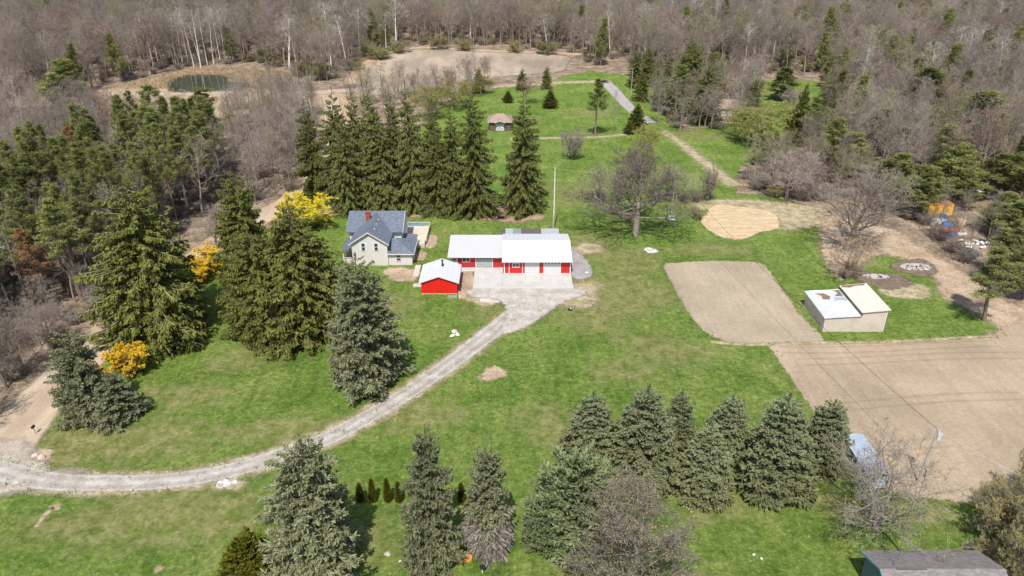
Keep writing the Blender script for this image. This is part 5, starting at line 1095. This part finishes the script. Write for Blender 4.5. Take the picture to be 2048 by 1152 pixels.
def visible(a, q, H):
    px, py = proj(a, q); tx, ty = proj(a, q, H); return -20 < px < 2068 and py > 6 and ty < 1150
# nearest first: those become trees of their own, the far mass becomes one woodland
cand.sort(key=lambda c_: math.hypot(c_[0], c_[1])); nb_ = 0; mass = []; npn = 0
for c_ in cand:
    a, q, k, H, Rr, lb, gp, sd = c_
    if not visible(a, q, H): mass.append(c_); continue
    if k == 'pine':
        if npn < 90: npn += 1; plant('pinefull' if sd in (2, 4) or q > 240 else 'pine', a, q, H * .95, H * (.19 if sd in (2, 4) else .16), 'evergreen pine scattered among the bare trees of the ' + gp.split(' of the ')[-1] if ' of the ' in gp else 'evergreen pine scattered among ' + gp, 'pines scattered among ' + gp); continue
    if nb_ < 240 and k != 'pine':
        nb_ += 1; extra = {'budded': 'yellow green budding ', 'redbudded': 'reddish budding '}
        if k in extra: plant(k, a, q, H, Rr * 1.1, extra[k] + lb.replace('bare ', '').replace('brown ', '').replace('low ', ''), gp.replace('bare', extra[k].strip()))
        elif k == 'aspen': plant(k, a, q, H, Rr * .7, 'pale trunked ' + lb, 'pale ' + gp)
        else: plant(k, a, q, H, Rr, lb, gp)
        continue
    mass.append(c_)
# the pine wood: each pine its own
x, y = scatter(PINES, 5.5, 21); R = random.Random(9); o_ = sorted(zip(x, y), key=lambda p: math.hypot(*p))
for i, (a, q) in enumerate(o_):
    H = R.uniform(17, 24.5)
    if i % 17 == 5 and visible(a, q, H): plant('pinebrown', a, q, H * .9, 2.6, 'withered rust brown pine inside the dense pine wood', 'withered pines in the dense left hand pine wood')
    elif visible(a, q, H): plant('pine', a, q, H, R.uniform(2.4, 3.8), 'pine in the dense pine wood left of the dirt road', 'pines of the dense left hand pine wood')
    else: mass.append((a, q, 'pine', H, 3, '', '', 0))
# understorey shrubs
for PX, sp, lb, gp, sd, h in ((LEFTLOW, 6.0, 'bare grey brush under the low trees beside the dirt road', 'bare brush beside the dirt road', 31, 3.2), (MIDL, 7, 'bare brush between the pine wood and the spruce row', 'bare brush between pine wood and spruce row', 32, 3.2)):
    x, y = scatter(PX, sp, sd)
    for a, q in zip(x, y):
        if visible(a, q, h): plant('shrub', a, q, h * R.uniform(.6, 1.2), h * .8, lb, gp)
x, y = scatter(PINES, 6.5, 33); 
for a, q in zip(x, y): mass.append((a, q, 'shrub', R.uniform(2, 3.5), 2.4, '', '', 0))
for PX, sp, sd in ((FAR, 8.5, 34), (RIGHT, 7, 35), (MIDR, 6, 36), (RIGHT2, 5, 37), (LEFTTOP, 7, 38)):
    x, y = scatter(PX, sp, sd)
    for a, q in zip(x, y):
        if not keepout(a, q): mass.append((a, q, 'shrub' if R.random() < .85 else 'greenshrub', R.uniform(1.8, 4.2), R.uniform(1.6, 3), '', '', 0))

# the rest of the woodland: one mass of instances
src = []; lut = {}
for kd in ('bare', 'budded', 'redbudded', 'aspen', 'pine', 'shrub', 'greenshrub'):
    for j, (pair, h0, r0) in enumerate(VAR[kd]):
        ob = bpy.data.objects.new('src%02d' % len(src), None)
        # trunk and crown joined in one mesh
        V = []; T = []; MI = []; TI = []; off = 0; mats = []
        for me_ in pair:
            v = np.empty(len(me_.vertices) * 3, np.float32); me_.vertices.foreach_get('co', v); t = np.empty(len(me_.loops), np.int32); me_.loops.foreach_get('vertex_index', t)
            mi = np.empty(len(me_.polygons), np.int32); me_.polygons.foreach_get('material_index', mi); ti = np.empty(len(me_.polygons), np.float32); me_.attributes['tint'].data.foreach_get('value', ti)
            V.append(v.reshape(-1, 3)); T.append(t.reshape(-1, 3) + off); MI.append(mi + len(mats)); TI.append(ti); off += len(me_.vertices); mats += list(me_.materials)
        g = Geo(); g.v = [np.concatenate(V)]; g.t = [np.concatenate(T)]; g.m = [np.concatenate(MI)]; g.c = [np.concatenate(TI)]
        bpy.data.objects.remove(ob); ob = bpy.data.objects.new('forest_tree_kind', g.mesh('forest_tree_kind', mats)); lut.setdefault(kd, []).append((len(src), h0, r0)); src.append(ob)
groups = [[] for _ in src]
for i, (a, q, k, H, Rr, *_r) in enumerate(mass):
    e = lut[k][i % len(lut[k])]; groups[e[0]].append((a, q, 0, R.uniform(0, 6.28), Rr / e[2], H / e[1]))
me = bpy.data.meshes.new('woodland'); allp = [(g_[0], g_[1], 0) for gr in groups for g_ in gr]; me.from_pydata(allp, [], [])
for nm, idx in (('rot', 3), ('sxy', 4), ('sz', 5)):
    at = me.attributes.new(nm, 'FLOAT', 'POINT'); at.data.foreach_set('value', [g_[idx] for gr in groups for g_ in gr])
at = me.attributes.new('sk', 'INT', 'POINT'); at.data.foreach_set('value', [i for i, gr in enumerate(groups) for _ in gr])
wo = link('woodland', me); tag(wo, 'mass of bare grey brown woodland filling the top of the photo and the depth of the woods', 'woodland', None, 'stuff')
ng = bpy.data.node_groups.new('woodland', 'GeometryNodeTree'); ng.interface.new_socket('Geometry', in_out='INPUT', socket_type='NodeSocketGeometry'); ng.interface.new_socket('Geometry', in_out='OUTPUT', socket_type='NodeSocketGeometry')
gi = ng.nodes.new('NodeGroupInput'); go = ng.nodes.new('NodeGroupOutput'); join = ng.nodes.new('GeometryNodeJoinGeometry')
def na(nm, t='FLOAT'):
    n = ng.nodes.new('GeometryNodeInputNamedAttribute'); n.data_type = t; n.inputs[0].default_value = nm; return n.outputs[0]
rot = ng.nodes.new('ShaderNodeCombineXYZ'); ng.links.new(na('rot'), rot.inputs[2]); scl = ng.nodes.new('ShaderNodeCombineXYZ'); sx = na('sxy'); ng.links.new(sx, scl.inputs[0]); ng.links.new(sx, scl.inputs[1]); ng.links.new(na('sz'), scl.inputs[2]); sk = na('sk', 'INT')
for i, ob in enumerate(src):
    oi = ng.nodes.new('GeometryNodeObjectInfo'); oi.inputs[0].default_value = ob; oi.inputs['As Instance'].default_value = True
    eq = ng.nodes.new('FunctionNodeCompare'); eq.data_type = 'INT'; eq.operation = 'EQUAL'; ng.links.new(sk, eq.inputs[2]); eq.inputs[3].default_value = i
    ip = ng.nodes.new('GeometryNodeInstanceOnPoints'); ng.links.new(gi.outputs[0], ip.inputs['Points']); ng.links.new(eq.outputs[0], ip.inputs['Selection']); ng.links.new(oi.outputs['Geometry'], ip.inputs['Instance'])
    ng.links.new(rot.outputs[0], ip.inputs['Rotation']); ng.links.new(scl.outputs[0], ip.inputs['Scale']); ng.links.new(ip.outputs[0], join.inputs[0])
ng.links.new(join.outputs[0], go.inputs[0]); md = wo.modifiers.new('woodland', 'NODES'); md.node_group = ng
print('PLANTED', CNT, 'mass', len(mass), 'objects', len(bpy.data.objects))

# ------------------------------------------------------------------ dead reeds and ragged grass at the edges
def blades(name, P, size, mat, label, per=5, spread=.35, wid=.35, seed=3):
    rg = np.random.default_rng(seed); P = np.repeat(np.asarray(P), per, 0); n = len(P); g = Geo()
    Q = np.concatenate([P + rg.normal(size=(n, 2)) * spread, np.full((n, 1), .0)], 1); d = np.stack([rg.normal(size=n) * .5, rg.normal(size=n) * .5, np.full(n, 1.)], 1)
    L = size * rg.uniform(.5, 1.3, n); g.diamonds(Q, d, L, L * wid, 0, None, rg)
    me = g.mesh(name, [mat]); return tag(link(name, me), label, None, None, 'stuff')
def along(px, step, closed=True, jit=.4, seed=1):
    W = smooth([G(*p) for p in px], closed, step); rg = np.random.default_rng(seed); k = []
    for i in range(len(W) - 1):
        n = max(1, int(np.linalg.norm(W[i + 1] - W[i]) / step)); t = rg.random(n)[:, None]; k.append(W[i] * (1 - t) + W[i + 1] * t)
    k = np.concatenate(k); return k + rg.normal(size=k.shape) * jit
M['reedblade'] = leafmat('dead_reed_blades', (.34, .25, .15), (.52, .41, .28), .2, .1)
M['grassblade'] = leafmat('grass_blades', (.10, .15, .03), (.28, .28, .09), .3, .1)
PW = [(333, 172), (345, 158), (380, 150), (430, 149), (462, 155), (458, 163), (500, 168), (490, 178), (470, 181), (400, 184), (345, 184)]
pts = np.concatenate([along(PW, .5, True, 1.3, 1), along(PW, .8, True, 2.5, 2)]); ins = inside(poly_world([(338, 171), (350, 160), (382, 153), (430, 152), (455, 157), (452, 165), (490, 170), (466, 178), (400, 181), (350, 181)]), pts[:, 0], pts[:, 1]); pts = pts[~ins]
rgx = np.random.default_rng(8); bk = poly_world([(225, 178), (330, 150), (360, 140), (420, 136), (560, 140), (585, 152), (580, 180)]); q = np.stack([rgx.uniform(bk[:, 0].min(), bk[:, 0].max(), 5000), rgx.uniform(bk[:, 1].min(), bk[:, 1].max(), 5000)], 1)
q = q[inside(bk, q[:, 0], q[:, 1]) & ~inside(poly_world(PW), q[:, 0], q[:, 1])]
blades('reeds', np.concatenate([pts, q]), .8, M['reedblade'], 'dead tan reeds around the pond', 5, .5, .22)
E1 = [along(p, .35, c, .35, i) for i, (p, c) in enumerate((([(1327, 532), (1345, 526), (1420, 522), (1500, 524), (1528, 530), (1560, 572), (1600, 628), (1648, 684), (1560, 688), (1470, 686), (1430, 676), (1400, 655), (1368, 612), (1345, 570)], True), ([(1535, 690), (1570, 740), (1610, 800), (1655, 860), (1690, 910), (1740, 975), (1810, 990), (1900, 1003), (2048, 1010)], False), ([(1640, 686), (1800, 684), (1990, 674), (1998, 655)], False)))]
for d in (-1.9, 1.9): W = np.array(offset(DRV, d)); E1.append(np.repeat(W, 9, 0) + np.random.default_rng(4).normal(size=(len(W) * 9, 2)) * np.array([1.6, .35]))
blades('edge_grass', np.concatenate(E1), .28, M['grassblade'], 'ragged grass tufts along field and driveway edges', 4, .22, .4, 5)

for i, (a_, b_) in enumerate((((1560, 700), (1990, 690)), ((1600, 722), (2046, 712)), ((1680, 812), (2046, 790)), ((1700, 905), (1900, 880)))):
    P_ = [(a_[0] + (b_[0] - a_[0]) * t, a_[1] + (b_[1] - a_[1]) * t + (3 * math.sin(t * 5 + i))) for t in (0, .25, .5, .75, 1)]
    for d in (-.9, .9): wribbon('wheel_track', offset(P_, d), .45, M['rutsoil'], .046 + .002 * i + (.001 if d > 0 else 0), .35)
